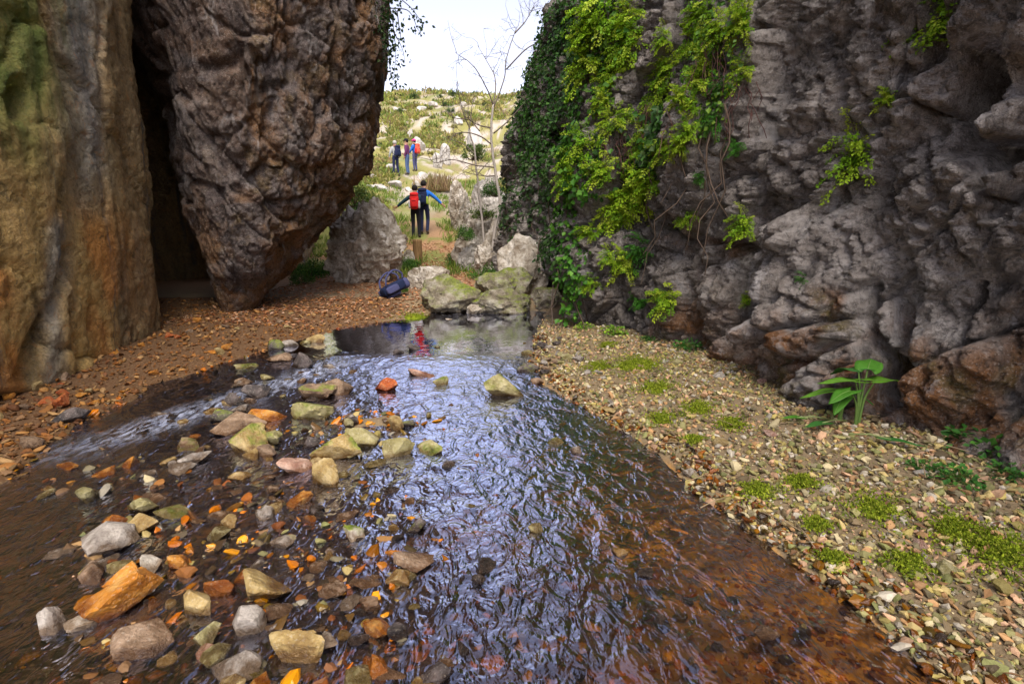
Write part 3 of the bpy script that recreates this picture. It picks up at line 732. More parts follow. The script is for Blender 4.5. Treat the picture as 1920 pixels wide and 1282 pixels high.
# ---- gravel
GV = {s: [rockverts(700 + k, s, 11, 0, 1, .45, .9) for k in range(14)] for s in (1, 2)}
def place_gravel(pts, size, palette, sub, flat=.6, lift=.22):
    n = len(pts); which = rng.integers(0, 14, n); Vs, Fs, Cs = [], [], []; off = 0
    yaw = rng.uniform(0, 6.28, n); tl = rng.normal(0, .3, (n, 2)); cols = sat(palette[rng.integers(0, len(palette), n)], 1.25) * rng.uniform(.45, 1.1, (n, 1))
    for k in range(14):
        m = np.where(which == k)[0]
        if not len(m): continue
        V, F = GV[sub][k]; nv = len(V)
        sc = np.stack([size[m] * rng.uniform(.8, 1.3, len(m)), size[m] * rng.uniform(.6, 1, len(m)), size[m] * flat * rng.uniform(.6, 1.2, len(m))], 1) / 2
        P = V[None] * sc[:, None]
        z = P[..., 2] + P[..., 0] * tl[m, 0][:, None] + P[..., 1] * tl[m, 1][:, None]
        cy, sy = np.cos(yaw[m])[:, None], np.sin(yaw[m])[:, None]
        Q = np.stack([P[..., 0] * cy - P[..., 1] * sy, P[..., 0] * sy + P[..., 1] * cy, z], -1) + (pts[m] + np.c_[np.zeros((len(m), 2)), size[m] * lift])[:, None]
        Vs.append(Q.reshape(-1, 3)); Fs.append((F[None] + (np.arange(len(m)) * nv)[:, None, None]).reshape(-1, 3) + off)
        Cs.append(np.repeat(cols[m], nv, 0)); off += nv * len(m)
    return np.vstack(Vs), np.vstack(Fs), np.vstack(Cs)
def scatter(n, xr, yr, keep):
    # density falls with distance
    u = rng.uniform(0, 1, n); y = yr[0] * (yr[1] / yr[0]) ** u; x = rng.uniform(*xr, n)
    z = tz(x, y); P = np.c_[x, y, z]; a_, b_, c_ = pix(P); m = keep(P) & (a_ > -140) & (a_ < 2060) & (b_ < 1380); return P[m]
def edges(P): return P[:, 0] - np.interp(P[:, 1], LE[:, 0], LE[:, 1]), np.interp(P[:, 1], RE[:, 0], RE[:, 1]) - P[:, 0]
def wallx(P):
    w = catmull(RP, 400); return np.interp(P[:, 1], w[:, 1], w[:, 0])
PAL_BANK = np.array([(.56, .44, .22), (.44, .36, .15), (.62, .53, .34), (.36, .33, .16), (.50, .31, .17), (.64, .42, .28), (.26, .22, .14), (.27, .27, .12), (.58, .52, .42), (.2, .15, .09)])
PAL_LEFT = np.array([(.42, .20, .08), (.34, .15, .06), (.48, .26, .11), (.26, .13, .06), (.52, .33, .17), (.30, .18, .10), (.22, .10, .05)])
PAL_BED = np.array([(.62, .22, .03), (.45, .15, .03), (.30, .12, .03), (.12, .07, .03), (.65, .30, .06), (.2, .13, .04), (.08, .05, .03)])
def rbank(P):
    l, r = edges(P); return (r < .06) & (P[:, 0] < wallx(P) + .15) & (P[:, 1] < 7.6)
def redge(P):
    l, r = edges(P); return (r < .08) & (r > -.14) & (P[:, 1] < 6.5)
def lbank(P):
    l, r = edges(P); return (l < .08) & (P[:, 0] > -7.2) & (P[:, 1] < 8.8)
def bed(P):
    l, r = edges(P); return (l > 0) & (r > 0) & (P[:, 2] < .03) & (P[:, 1] < 8.2)
def gravel_obj(name, pts, smin, smax, pal, mat, lab, flat=.6, lift=.22, parent=None):
    near = pts[:, 1] < 3.6; VV, FF, CC, o = [], [], [], 0
    s_all = smin + (smax - smin) * rng.uniform(0, 1, len(pts)) ** 2.8
    big = near & (s_all > .05)
    for m, sub in ((big, 2), (~big, 1)):
        if m.sum() == 0: continue
        V, F, c = place_gravel(pts[m], s_all[m], pal, sub, flat, lift); VV.append(V); FF.append(F + o); CC.append(c); o += len(V)
    ob = put(name, mesh(name, np.vstack(VV), np.vstack(FF), False, {'col': np.vstack(CC)}, [mat])); return tag(ob, lab, kind='stuff')
gravel_obj('gravel', scatter(40000, (.1, 3.0), (1.0, 7.6), rbank), .012, .054, PAL_BANK, M['gravel'], 'pale angular gravel covering the right bank', .72, .26)
gravel_obj('gravel', scatter(17000, (-7, -1.2), (2.4, 8.8), lbank), .018, .075, PAL_LEFT * .75, M['gravel'], 'reddish angular gravel along the left bank')
gravel_obj('gravel', scatter(6500, (-3.2, 1.5), (1.0, 7.9), lambda P: bed(P) & (edges(P)[1] > .4)), .025, .085, PAL_BED, M['wetgravel'], 'rust stained pebbles on the stream bed', .5, .1)
gravel_obj('gravel', scatter(9000, (-.1, 1.9), (1.0, 6.5), redge), .02, .06, PAL_BED * .4, M['wetgravel'], 'dark wet gravel along the right water edge', .6, .35)
gravel_obj('gravel', scatter(9000, (-.4, 1.5), (1.0, 4.6), lambda P: bed(P) & (edges(P)[1] < .6) & (P[:, 2] < -.03)), .012, .045, np.array([(.72, .26, .03), (.6, .2, .03), (.75, .36, .08), (.45, .16, .03)]) * .9, M['wetgravel'], 'bright orange pebbles under the right margin of the stream', .5, .1)
# larger single stones
def cobbles(n, xr, yr, keep, smin, smax, cols, lab, group, name, wetm=False):
    P = scatter(n * 12, xr, yr, keep)[:n]; prot = {}
    for i, q in enumerate(P):
        colr = cols[i % len(cols)]; v = i % 6
        key = (colr, v)
        if key not in prot:
            V, F = rockverts(900 + v * 7 + len(colr), 3, 14, .02, 1.8, .45, .85); prot[key] = mesh(name, V, F, False, None, [M['cb_' + colr]])
        s = (smin + (smax - smin) * random.random() ** 2) / 2
        o = put(name, prot[key], None, (q[0], q[1], q[2] + s * .3 if not wetm else max(q[2], -.025) + s * .28), (random.uniform(-.25, .25), random.uniform(-.25, .25), random.uniform(0, 6.28)), (s * random.uniform(.9, 1.3), s * random.uniform(.7, 1), s * random.uniform(.45, .75)))
        wh = where(q); tag(o, ('small ' if s < .05 else '') + CNAME[colr] + ' cobble ' + wh if wh else lab.format(CNAME[colr]), 'stone', (CNAME[colr] + ' cobbles in the stream') if wetm else group.format(CNAME[colr])); o['group'] = LABEL_GROUP.setdefault(o['label'], o['group'])
LABEL_GROUP = {}
CNAME = {'ochre': 'ochre', 'olive': 'olive', 'grey': 'grey', 'dark': 'dark wet', 'brown': 'brown', 'orange': 'orange', 'rust': 'rust red', 'pink': 'pinkish', 'pale': 'pale'}
cobbles(45, (.3, 2.7), (1.3, 5.5), rbank, .06, .12, ['ochre', 'pale', 'olive', 'pink', 'grey', 'ochre'], '{} angular cobble among the gravel of the right bank', '{} cobbles on the right bank', 'cobble')
cobbles(40, (-5, -2.2), (2.8, 7.6), lbank, .08, .17, ['brown', 'orange', 'rust', 'ochre'], '{} angular cobble on the left bank below the streaked wall', '{} cobbles on the left bank', 'cobble')
leftbar = lambda P: bed(P) & (P[:, 0] < -.25 - .25 * (P[:, 1] - 1.3)) & (P[:, 0] > -1.1 * P[:, 1] + .1)
cobbles(125, (-2.6, -.1), (1.15, 3.6), leftbar, .06, .16, ['ochre', 'brown', 'dark', 'grey', 'orange', 'olive', 'brown'], '{} cobble in the shallows of the lower left stream bar', '{} cobbles on the left stream bar', 'cobble', True)
midst = lambda P: bed(P) & (P[:, 0] > -.9) & (edges(P)[1] > .25)
cobbles(40, (-1, 1.3), (1.25, 4.4), midst, .05, .11, ['dark', 'brown', 'dark', 'olive'], '{} cobble breaking the ripples of the middle stream', '{} cobbles in the middle stream', 'cobble', True)
dam = lambda P: bed(P) & (P[:, 0] < -.9 - .35 * (5.6 - P[:, 1])) & (P[:, 0] > -1.25 - .55 * (5.6 - P[:, 1]) - .5)
cobbles(42, (-2.8, -.8), (3.4, 6.0), dam, .08, .2, ['dark', 'brown', 'olive', 'grey', 'ochre'], '{} cobble in the stone row between the pool and the left riffle', '{} cobbles above the left riffle', 'cobble', True)
gravel_obj('gravel', (lambda P: np.c_[P[:, :2], np.maximum(P[:, 2], -.018)])(scatter(5200, (-2.6, -.1), (1.1, 3.9), lambda P: leftbar(P) & (noise(P * 2.2) > -.05))[:620]), .022, .075, np.vstack([PAL_LEFT * .7, PAL_BANK * .7, PAL_BED * .35]), M['gravel'], 'small wet rubble between the stones of the left stream bar', .6, .2)
outlet = lambda P: (P[:, 0] > -.1) & (P[:, 0] < .75)
cobbles(25, (-.1, .75), (4.3, 6.2), outlet, .08, .16, ['dark', 'grey', 'olive', 'brown'], '{} cobble at the right margin of the pool outlet', '{} cobbles at the pool outlet', 'cobble')

# ================================================================== plants
def leaves_mesh(P, D, Nn, L, Wd, col, fold=.25):
    P, D, Nn = (np.asarray(x, float) for x in (P, D, Nn))
    D = D / (np.linalg.norm(D, axis=1)[:, None] + 1e-9); S_ = np.cross(D, Nn); S_ /= np.linalg.norm(S_, axis=1)[:, None] + 1e-9
    U = np.cross(S_, D); L = np.broadcast_to(L, len(P))[:, None]; Wd = np.broadcast_to(Wd, len(P))[:, None]
    V = np.stack([P, P + D * L * .45 + S_ * Wd / 2 + U * Wd * fold, P + D * L, P + D * L * .45 - S_ * Wd / 2 + U * Wd * fold], 1).reshape(-1, 3)
    b = np.arange(len(P))[:, None] * 4
    F = np.concatenate([b + np.array([0, 1, 2]), b + np.array([0, 2, 3])], 0)
    return V, F, np.repeat(col, 4, 0)
def pal(n, cols, lo=.7, hi=1.3):
    c = np.asarray(cols)[rng.integers(0, len(cols), n)]; return np.clip(c * rng.uniform(lo, hi, (n, 1)), 0, 1)
FERN = [(.30, .50, .02), (.40, .58, .03), (.22, .42, .02), (.48, .60, .05)]
IVY = [(.035, .10, .015), (.05, .15, .02), (.025, .07, .015), (.08, .20, .03), (.10, .16, .05)]
def rnd(n): v = rng.normal(size=(n, 3)); return v / np.linalg.norm(v, axis=1)[:, None]
def fern_mesh(k, cols=FERN, fronds=30, droop=.9):
    """maidenhair-like clump, local +Y points out of the rock"""
    P, D, N, L, Cc = [], [], [], [], []; st = MB()
    for f in range(fronds):
        az = rng.uniform(-1.3, 1.3); el = rng.uniform(-.3, 1.0); ln = rng.uniform(.5, 1.0)
        d = np.array([math.sin(az) * math.cos(el), math.cos(az) * math.cos(el) * .8, math.sin(el)])
        pts = [np.array([rng.normal() * .12, 0, rng.normal() * .15])]
        for i in range(9):
            pts.append(pts[-1] + d * ln / 9); d = d + np.array([0, -.01, -droop * .14]); d /= np.linalg.norm(d)
        st.tube(np.array(pts), np.linspace(.008, .003, 10), 3, (.05, .03, .015))
        shade = rng.uniform(.75, 1.25); base = np.asarray(cols)[rng.integers(len(cols))] * shade
        for i in range(2, 10):
            q = pts[i]; fw = pts[i] - pts[i - 1]; fw /= np.linalg.norm(fw)
            sd = np.cross(fw, [0, 0, 1]); sd /= np.linalg.norm(sd) + 1e-6
            for s_ in (-1, 1):
                for j in range(4):
                    r_ = (j + 1) / 4 * .17 * (1.1 - i / 12)
                    P.append(q + sd * s_ * r_ + fw * r_ * .5 + rng.normal(size=3) * .02); D.append(sd * s_ + fw * .8 + rng.normal(size=3) * .35 + np.array([0, 0, -.25]))
                    N.append(np.array([0, .5, 1]) + rng.normal(size=3) * .5); L.append(rng.uniform(.045, .085)); Cc.append(base * rng.uniform(.85, 1.15))
    V, F, c = leaves_mesh(P, D, N, np.array(L), np.array(L) * .9, np.clip(np.array(Cc), 0, 1))
    return mesh('leaves', V, F, False, {'col': c}, [M['leaf']]), st.build('stem', M['bark'])
fern_v = [fern_mesh(k) for k in range(6)]
fern_d = [fern_mesh(k, [(.06, .22, .02), (.09, .30, .03), (.05, .16, .02)], 20, 1.1) for k in range(3)]
ok = der > .3
def on_wall(px, py, VV=None, pp=None):
    VV = VR if VV is None else VV; x, y, dp = (pxr, pyr, der) if pp is None else pp
    m = np.where((np.abs(x - px) < 6) & (np.abs(y - py) < 6) & (dp > .3))[0]
    if not len(m): m = np.array([np.argmin((x - px) ** 2 + (y - py) ** 2 + (dp < .3) * 1e9)])
    return VV[m[np.argmin(dp[m])]], m[np.argmin(dp[m])]
FPOS = [(1760,45,62,'bright fern tuft under the dark hollow at the top right'),(1590,300,60,'lone bright fern tuft in the middle of the bare grey wall'),
 (1398,22,42,'fern tuft highest on the wall beside the crack'),(1391,62,40,'fern tuft just under the highest one'),(1388,134,34,'round leaved green tuft below the two high fern tufts'),
 (1313,33,40,'pale fern cushion near the top of the ferny band'),(1303,80,38,'fern cushion under the pale top cushion'),(1237,75,24,'small fern cushion left of the ferny band'),
 (1254,121,40,'wide fern cushion on the bare grey stripe'),(1319,124,34,'fern tuft on the right of the ferny band'),(1310,164,34,'fern tuft hanging in the middle of the ferny band'),
 (1296,205,30,'fern tuft low in the ferny band'),(1234,183,40,'fern tuft left of the hanging brown roots'),(1287,255,34,'fern tuft at the top of the lower fern ledge'),
 (1244,282,34,'left end of the lower fern ledge'),(1270,285,34,'middle of the lower fern ledge'),(1179,33,36,'top tuft of the long hanging fern column'),
 (1179,62,38,'second tuft of the long hanging fern column'),(1172,92,38,'third tuft of the long hanging fern column'),(1159,120,40,'fourth tuft of the long hanging fern column'),
 (1139,150,38,'fifth tuft of the long hanging fern column'),(1123,190,32,'lowest tuft of the long hanging fern column'),(1149,229,30,'fern tuft below the long hanging column'),
 (1182,213,22,'small fern tuft by the hanging brown roots'),(1205,242,24,'fern tuft right of the hanging brown roots'),(1198,278,30,'yellow green tuft under the roots'),
 (1136,324,36,'round fern cushion over the brightest fern mass'),(1188,365,56,'largest brightest fern mass on the wall'),(1162,388,46,'left lower lobe of the largest fern mass'),
 (1218,345,36,'right upper lobe of the largest fern mass'),(1293,412,24,'small tuft on dark rock right of the largest fern mass'),(1388,430,30,'fern tuft above the deep crack'),
 (1250,565,40,'fern tuft low on the wall above the gravel'),(1170,492,36,'fern tuft above the pale lumpy rock'),(1160,415,26,'small tuft hanging under the largest fern mass'),
 (1110,432,26,'yellow green tuft on the ivy strip'),(1108,535,24,'small tuft near the foot of the ivy strip'),(1135,478,18,'small yellow tuft left of the pale lumpy rock'),
 (1395,553,18,'tiny tuft beside the deep crack'),(1660,190,20,'tiny tuft under the top right fern'),(1100,130,40,'hazy green cushion in the upper ivy'),(1120,50,50,'broad green cushion at the top of the ivy'),
 (1085,280,40,'green cushion where the ivy strip begins'),(1060,330,34,'bright leafy cushion on the left of the ivy strip'),(1340,60,30,'fern tuft between the ferny band and the high tufts'),(1270,185,26,'fern tuft bridging the grey stripe and ferny band')]
DARKF = [(1349,170,26,'dark round leaved plant right of the ferny band'),(1336,229,26,'dark green plant under the right of the ferny band'),(1375,275,20,'lowest dark green plant on the wall face'),
 (1200,465,30,'dark green plant beside the fern above the pale rock'),(1310,335,18,'dark small plant in the shade of the lower fern ledge'),(1195,570,22,'dark sprig at the foot of the wall crack'),(1500,520,14,'tiny dark sprig on the right hand rock face')]
def plant(nm, mm, loc, rot, sc, lab, cat, group):
    e_ = put(nm, None, None, loc, rot, sc); e_.empty_display_size = .05
    lf = put('leaves', mm[0], e_); lf['kind'] = 'stuff'; put('stem', mm[1], e_)['kind'] = 'stuff'; tag(e_, lab, cat, group); return e_
for k, (px, py, sz, lab) in enumerate(FPOS + DARKF):
    q, i = on_wall(px, py); dist = np.linalg.norm(q - EYE); s = sz / FPX * dist * (1.1 if k < 22 else 1.35)
    nrm = NR[i]; az = math.atan2(-nrm[0], nrm[1])
    mm = fern_d[k % 3] if k >= len(FPOS) else fern_v[k % 6]
    plant('fern', mm, tuple(q - nrm * .01), (0, 0, az), (s, s * random.uniform(.7, 1), s * random.uniform(.85, 1.2)), lab, 'fern', 'ferns growing on the right wall')
def ground_px(px, py, z0=.12):
    p = gp(px, py, z0)
    for _ in range(4): p = gp(px, py, float(tz(p[0], p[1])))
    return p
GP = [(1150,628,32,0,'bright seedling clump at the foot of the wall near the pool'),(1095,618,26,0,'pale grassy clump left of the bright seedlings'),(1215,640,20,1,'small sprig at the wall foot beyond the moss'),
 (1290,655,34,1,'dark green leafy clump at the base of the brown rock'),(1250,628,18,0,'tiny light sprig near the wall foot'),(1480,740,16,1,'sprig at the wall foot left of the arrow leaved plant'),
 (1850,850,60,1,'spreading green weeds at the right edge under the wall'),(1790,905,44,1,'low weeds on gravel below the right edge weeds'),(1900,800,44,1,'leafy weeds highest at the right edge'),(1730,880,26,1,'small creeping weed left of the right edge weeds'),
 (1905,900,40,1,'lowest weed clump at the right edge')]
# ivy
def ivy(poly, n, lab, cols=IVY, size=(.05, .10), dens=-.1, out=.10):
    m = np.where(inpoly(pxr, pyr, poly) & (der > 1))[0]
    # thin out by area weighting is near enough on this grid
    nn = fbm(VR[m] * 1.6 + 4, 3); m = m[nn > dens + .25 * rng.normal(size=len(m))]
    if len(m) < 20: return
    # the vertices nearest the camera
    pick = rng.choice(m, n); P = VR[pick] + NR[pick] * rng.uniform(.0, out, (n, 1)) ** 1.0 + rng.normal(size=(n, 3)) * .03
    D = rng.normal(size=(n, 3)) * .6 + np.array([0, 0, -.8]) + NR[pick] * .4; Nn = NR[pick] + rng.normal(size=(n, 3)) * .45 + np.array([0, 0, .35])
    L = rng.uniform(*size, n); V, F, c = leaves_mesh(P, D, Nn, L, L * .9, pal(n, cols), .15)
    q = VR[m].mean(0); e_ = put('ivy', None, None, (0, 0, 0))
    lf = put('leaves', mesh('leaves', V, F, False, {'col': c}, [M['leaf']]), e_); lf['kind'] = 'stuff'
    st = MB()
    for _ in range(14):
        i = rng.choice(m); p0 = VR[i] + NR[i] * .04; pts = [p0]
        for _k in range(8): pts.append(pts[-1] + np.array([rng.normal() * .07, rng.normal() * .07, -.16])); 
        st.tube(np.array(pts), np.linspace(.010, .004, 9), 4, (.12, .085, .06))
    put('stem', st.build('stem', M['bark']), e_)['kind'] = 'stuff'; tag(e_, lab, 'ivy', 'ivy on the right wall')
ivy([(925, 210), (945, 110), (1000, 55), (1035, -40), (1110, -40), (1105, 120), (1085, 250), (1040, 330), (985, 330), (960, 260)], 11000, 'dense dark ivy curtain covering the far upper end of the wall', dens=-.45)
ivy([(1110, -40), (1230, -40), (1190, 70), (1150, 190), (1105, 260), (1095, 120)], 1900, 'green creeper beside the long hanging fern column', [(.08, .20, .025), (.05, .14, .02), (.14, .28, .03)], dens=-.1)
ivy([(1045, 250), (1110, 260), (1105, 420), (1100, 600), (1045, 600), (1050, 420)], 5000, 'ivy strip hanging down to the right end of the pool', [(.08, .24, .025), (.05, .15, .02), (.13, .32, .03)], dens=-.25)
ivy([(940, 330), (1050, 330), (1050, 520), (985, 470), (945, 430)], 3200, 'dark bushy ivy above the upright grey boulder', [(.04, .09, .02), (.06, .13, .03), (.03, .06, .02)], dens=-.1)
ivy([(1110, 260), (1250, 200), (1240, 330), (1120, 420)], 1300, 'thin creeper behind the round fern cushion', dens=.15)
ivy([(1290, -40), (1420, -40), (1400, 100), (1360, 260), (1290, 260)], 1000, 'mixed creeper under the ferns of the ferny band', [(.12, .26, .03), (.07, .17, .02), (.2, .34, .03)], (.03, .06), dens=.05)
# hanging brown roots
rt = MB()
for _ in range(90):
    a_ = random.choice([(1230, 195), (1215, 205), (1160, 255), (1340, 80), (1400, 165)]); q, i = on_wall(a_[0] + rng.normal() * 14, a_[1] + rng.normal() * 6)
    pts = [q + NR[i] * .03]
    for _k in range(6): pts.append(pts[-1] + np.array([rng.normal() * .03, rng.normal() * .03, -.075]))
    rt.tube(np.array(pts), .004, 3, (.14, .07, .06))
tag(put('hanging_roots', rt.build('hanging_roots', M['bark'])), 'brown dead roots hanging between the ferns of the wall', kind='stuff')

# moss cushions on the gravel
MOSS = [(1195, 685, 100, 'large flat bright moss patch on the gravel near the wall'), (1240, 790, 40, 'moss tuft by the stones at the bank edge'), (1310, 770, 50, 'thin moss spread in the middle of the bank'),
        (1420, 928, 46, 'bright round moss cushion at the water edge'), (1500, 910, 34, 'olive moss covered stone right of the round cushion'), (1370, 800, 36, 'moss spread below the middle of the bank'),
        (1700, 1065, 40, 'moss cushion low on the right bank'), (1560, 1055, 26, 'small moss tuft on the lower bank edge'), (1870, 1040, 70, 'wide moss patch at the right edge of the bank'), (1790, 1000, 56, 'olive moss spread among the lower right gravel'),
        (1230, 730, 60, 'loose moss spread below the large flat patch'), (1120, 690, 50, 'moss film on the bank near the pool outlet'), (1640, 960, 60, 'thin moss film in the middle of the lower bank'), (1300, 830, 22, 'tiny moss tuft above the orange margin'), (1140, 650, 26, 'small moss patch near the pool seedlings'), (780, 578, 60, 'moss strip on the leaf litter beside the pool boulders'), (1530, 990, 24, 'small olive moss tuft halfway down the bank')]
for k, (px, py, w, lab) in enumerate(MOSS):
    q = ground_px(px, py); s = w / FPX * np.linalg.norm(q - EYE) * .7; n_ = int(2200 if w > 60 else 1000)
    r_ = np.abs(rng.normal(size=n_)) * .62; th = rng.uniform(0, 6.28, n_)
    kx = 1 + .3 * np.sin(th * 3 + k); x = q[0] + np.cos(th) * r_ * s * kx; y = q[1] + np.sin(th) * r_ * s * 1.0
    z = tz(x, y) + .02 + .016 * np.maximum(0, 1 - r_ ** 2) + .012 * noise(np.c_[x, y, x * 0] * 40)
    col_ = pal(n_, [(.18, .24, .015), (.27, .33, .02), (.12, .17, .012), (.33, .36, .04)])
    V, F, c = leaves_mesh(np.c_[x, y, z], rng.normal(size=(n_, 3)) * .6 + [0, 0, .55], rnd(n_), rng.uniform(.009, .020, n_), rng.uniform(.007, .013, n_), col_)
    # cushion body
    D_, F_ = ICO[3]; Vb = D_ * [s * .5, s * .45, .03]; Vb = Vb * (1 + .25 * noise(D_ * 2.5 + k))[:, None]
    Vb[:, 2] += tz(q[0] + Vb[:, 0], q[1] + Vb[:, 1]) + .004; Vb[:, 0] += q[0]; Vb[:, 1] += q[1]
    e_ = put('moss', None); b_ = put('cushion', mesh('cushion', Vb, F_, True, {'col': pal(len(Vb), [(.14, .18, .012), (.2, .24, .015)])}, [M['moss']]), e_)
    l_ = put('tufts', mesh('tufts', V, F, False, {'col': c}, [M['moss']]), e_); l_['kind'] = 'stuff'; tag(e_, lab, 'moss', 'moss on the banks')

# arrow leaved plant
def arrow_leaf(L, Wd, curl, fold, col):
    us = np.linspace(0, 1, 13); rows = []
    for u in us:
        # arrow blade: back lobes at u<.28
        w = Wd * (math.sin(math.pi * min(1, (u * .85 + .15))) ** .8) * (1 - .25 * u) if u < 1 else 0
        back = .0
        for k in range(-3, 4):
            f = k / 3; x = f * w / 2
            y = L * u - (abs(f) ** 1.4) * L * .22 * (1 - u) * 1.6
            z = -curl * L * (u ** 2) + fold * abs(x) + .05 * Wd * math.sin(u * 9 + k) * abs(f)
            rows.append((x, y, z))
    return np.array(rows), gridfaces(13, 7), col
def make_arum(origin, specs, lab):
    e_ = put('arrow_leaf_plant', None, None, origin)
    for (dx, dy, top, yaw, pitch, L, Wd, curl, cc) in specs:
        tip = np.array([dx, dy, top]); b0 = np.array([dx * .12, dy * .12, -.02])
        mid_ = (b0 + tip) / 2 + np.array([-dx * .25, -dy * .25, top * .12])
        P = catmull([b0, mid_, tip], 12); mb = MB(); mb.tube(P, np.linspace(.0085, .0045, 12), 8, (.20, .33, .08)); put('stalk', mb.build('stalk', M['leaf']), e_)
        V, F, c = arrow_leaf(L, Wd * 1.35, curl, .18, cc)
        Rm = np.array(Matrix.Rotation(yaw, 3, 'Z') @ Matrix.Rotation(pitch, 3, 'X')); V = V @ Rm.T + tip
        me = mesh('leaf', V, F, True, {'col': np.tile(cc, (len(V), 1))}, [M['leaf']]); o = put('leaf', me, e_); mr = MB(); mr.tube(V.reshape(13, 7, 3)[:, 3] + [0, 0, .001], np.linspace(.0035, .001, 13), 5, (.24, .40, .10)); put('midrib', mr.build('midrib', M['leaf']), o)
        md = o.modifiers.new('thickness', 'SOLIDIFY'); md.thickness = .0015
    tag(e_, lab, 'plant'); return e_
g1 = (.10, .30, .03); g2 = (.06, .22, .04); g3 = (.16, .38, .03)
q = ground_px(1606, 800)
make_arum(tuple(q), [(-.02, .03, .36, .25, -.05, .20, .13, .35, g2), (.05, -.03, .31, -1.25, .0, .24, .09, .12, g3), (-.05, 0, .30, 1.5, .05, .22, .08, .15, g3), (.03, .02, .37, -.7, .5, .15, .12, .3, g1), (-.10, -.04, .25, 1.9, -.1, .17, .09, .3, g1)], 'tall arrow leaved green plant growing by the wall hollow')
q = ground_px(1573, 792)
make_arum(tuple(q), [(-.04, -.02, .22, 1.35, .0, .22, .08, .3, g3), (-.02, -.05, .20, 2.3, -.1, .18, .08, .4, g1), (.03, -.02, .21, -1.9, -.1, .14, .08, .4, g2)], 'lower arrow leaved plant left of the tall one')
def fallen(px, py, yaw, L, Wd, cc, lab, stalk=True):
    q = ground_px(px, py); V, F, c = arrow_leaf(L, Wd, .05, .12, cc); e_ = put('fallen_leaf', None, None, (q[0], q[1], q[2] + .045), (0, 0, yaw))
    o = put('blade', mesh('blade', V, F, True, {'col': np.tile(cc, (len(V), 1))}, [M['leaf']]), e_); md = o.modifiers.new('thickness', 'SOLIDIFY'); md.thickness = .0015
    mb = MB(); mb.tube(np.array([(0, -.18, -.01), (0, -.08, .01), (0, .02, 0)]), .005, 6, (.36, .42, .16)); put('stalk', mb.build('stalk', M['leaf']), e_); tag(e_, lab, 'leaf', 'fallen arrow leaves')
fallen(1660, 836, -2.1, .17, .06, g2, 'green arrow leaf lying flat right of the tall plant')
fallen(1545, 805, 1.9, .16, .07, g2, 'drooping green leaf on the gravel left of the plants')
fallen(1500, 795, 1.5, .12, .06, g1, 'outermost green leaf flat on the gravel left of the plants')

def weed_mesh(cols): 
    n_ = 130; az = rng.uniform(0, 6.28, n_); r_ = rng.uniform(.1, .9, n_); P_ = np.c_[np.cos(az) * r_, np.sin(az) * r_, rng.uniform(.08, .65, n_) * (1.1 - r_ * .5)]
    V, F, c = leaves_mesh(P_, np.c_[np.cos(az), np.sin(az), rng.normal(size=n_) * .4] + rng.normal(size=(n_, 3)) * .4, rnd(n_) * .6 + [0, 0, 1], rng.uniform(.16, .34, n_), rng.uniform(.12, .24, n_), pal(n_, cols), .12)
    st = MB()
    for i in range(0, n_, 3): st.tube(np.array([(0, 0, 0), P_[i] * [.5, .5, .7], P_[i]]), [.012, .01, .006], 3, (.2, .3, .06))
    return mesh('leaves', V, F, False, {'col': c}, [M['leaf']]), st.build('stem', M['leaf'])
weed_v = [[weed_mesh([(.22, .42, .03), (.32, .5, .04), (.15, .32, .03)]) for _ in range(3)], [weed_mesh([(.06, .2, .03), (.10, .28, .04), (.05, .15, .03)]) for _ in range(3)]]
for k, (px, py, sz, dk, lab) in enumerate(GP):
    q = ground_px(px, py); s = sz / FPX * np.linalg.norm(q - EYE) * .8
    plant('weed', weed_v[dk][k % 3], (q[0], q[1], q[2]), (0, 0, random.uniform(0, 6)), (s, s, s), lab, 'plant', 'weeds on the right bank')

# bushes: leaf clouds on twigs, local base at z=0
def bush_mesh(n, cols, rx=1., rz=.8, leaf=.06, clumps=14, lo=.6, hi=1.35):
    cc = rnd(clumps) * rng.uniform(.35, .8, (clumps, 1)); cc[:, 2] = np.abs(cc[:, 2]); k = rng.integers(0, clumps, n)
    P = (cc[k] + rnd(n) * (rng.uniform(0, 1, (n, 1)) ** .5) * rng.uniform(.22, .42, (clumps, 1))[k]) * [rx, rx, rz] + [0, 0, .12]; P[:, 2] = np.maximum(P[:, 2], .0)
    sh = rng.uniform(.75, 1.25, (clumps, 1))[k]
    V, F, c = leaves_mesh(P, rnd(n) + [0, 0, .3], rnd(n) + [0, 0, .6], rng.uniform(.7, 1.3, n) * leaf, rng.uniform(.4, .7, n) * leaf, np.clip(pal(n, cols, lo, hi) * sh, 0, 1))
    st = MB()
    for q in cc: st.tube(np.array([(0, 0, 0), q * [rx * .4, rx * .4, rz * .5], q * [rx, rx, rz] + [0, 0, .1]]), [.03, .018, .008], 4, (.13, .09, .06))
    return mesh('leaves', V, F, False, {'col': c}, [M['leaf']]), st.build('branches', M['bark'])
def bush(nm, mm, loc, s, lab, group, rz=None, cat='shrub', sz=None):
    e_ = put(nm, None, None, loc, (0, 0, rz if rz is not None else random.uniform(0, 6.28)), (s, s, sz or s))
    l_ = put('leaves', mm[0], e_); l_['kind'] = 'stuff'; put('branches', mm[1], e_); return tag(e_, lab, cat, group)
B_dark = [bush_mesh(900, [(.03, .075, .02), (.05, .11, .025), (.07, .13, .03)], 1, .8, .11) for _ in range(3)]
B_mid = [bush_mesh(900, [(.10, .17, .03), (.16, .22, .04), (.08, .13, .03)], 1, .7, .11) for _ in range(3)]
B_yel = [bush_mesh(900, [(.30, .28, .05), (.24, .25, .05), (.36, .31, .08), (.2, .22, .04)], 1, .6, .11) for _ in range(3)]
B_near = [bush_mesh(1500, [(.06, .17, .03), (.09, .24, .03), (.04, .11, .02), (.14, .28, .04)], 1, .8, .085) for _ in range(3)]
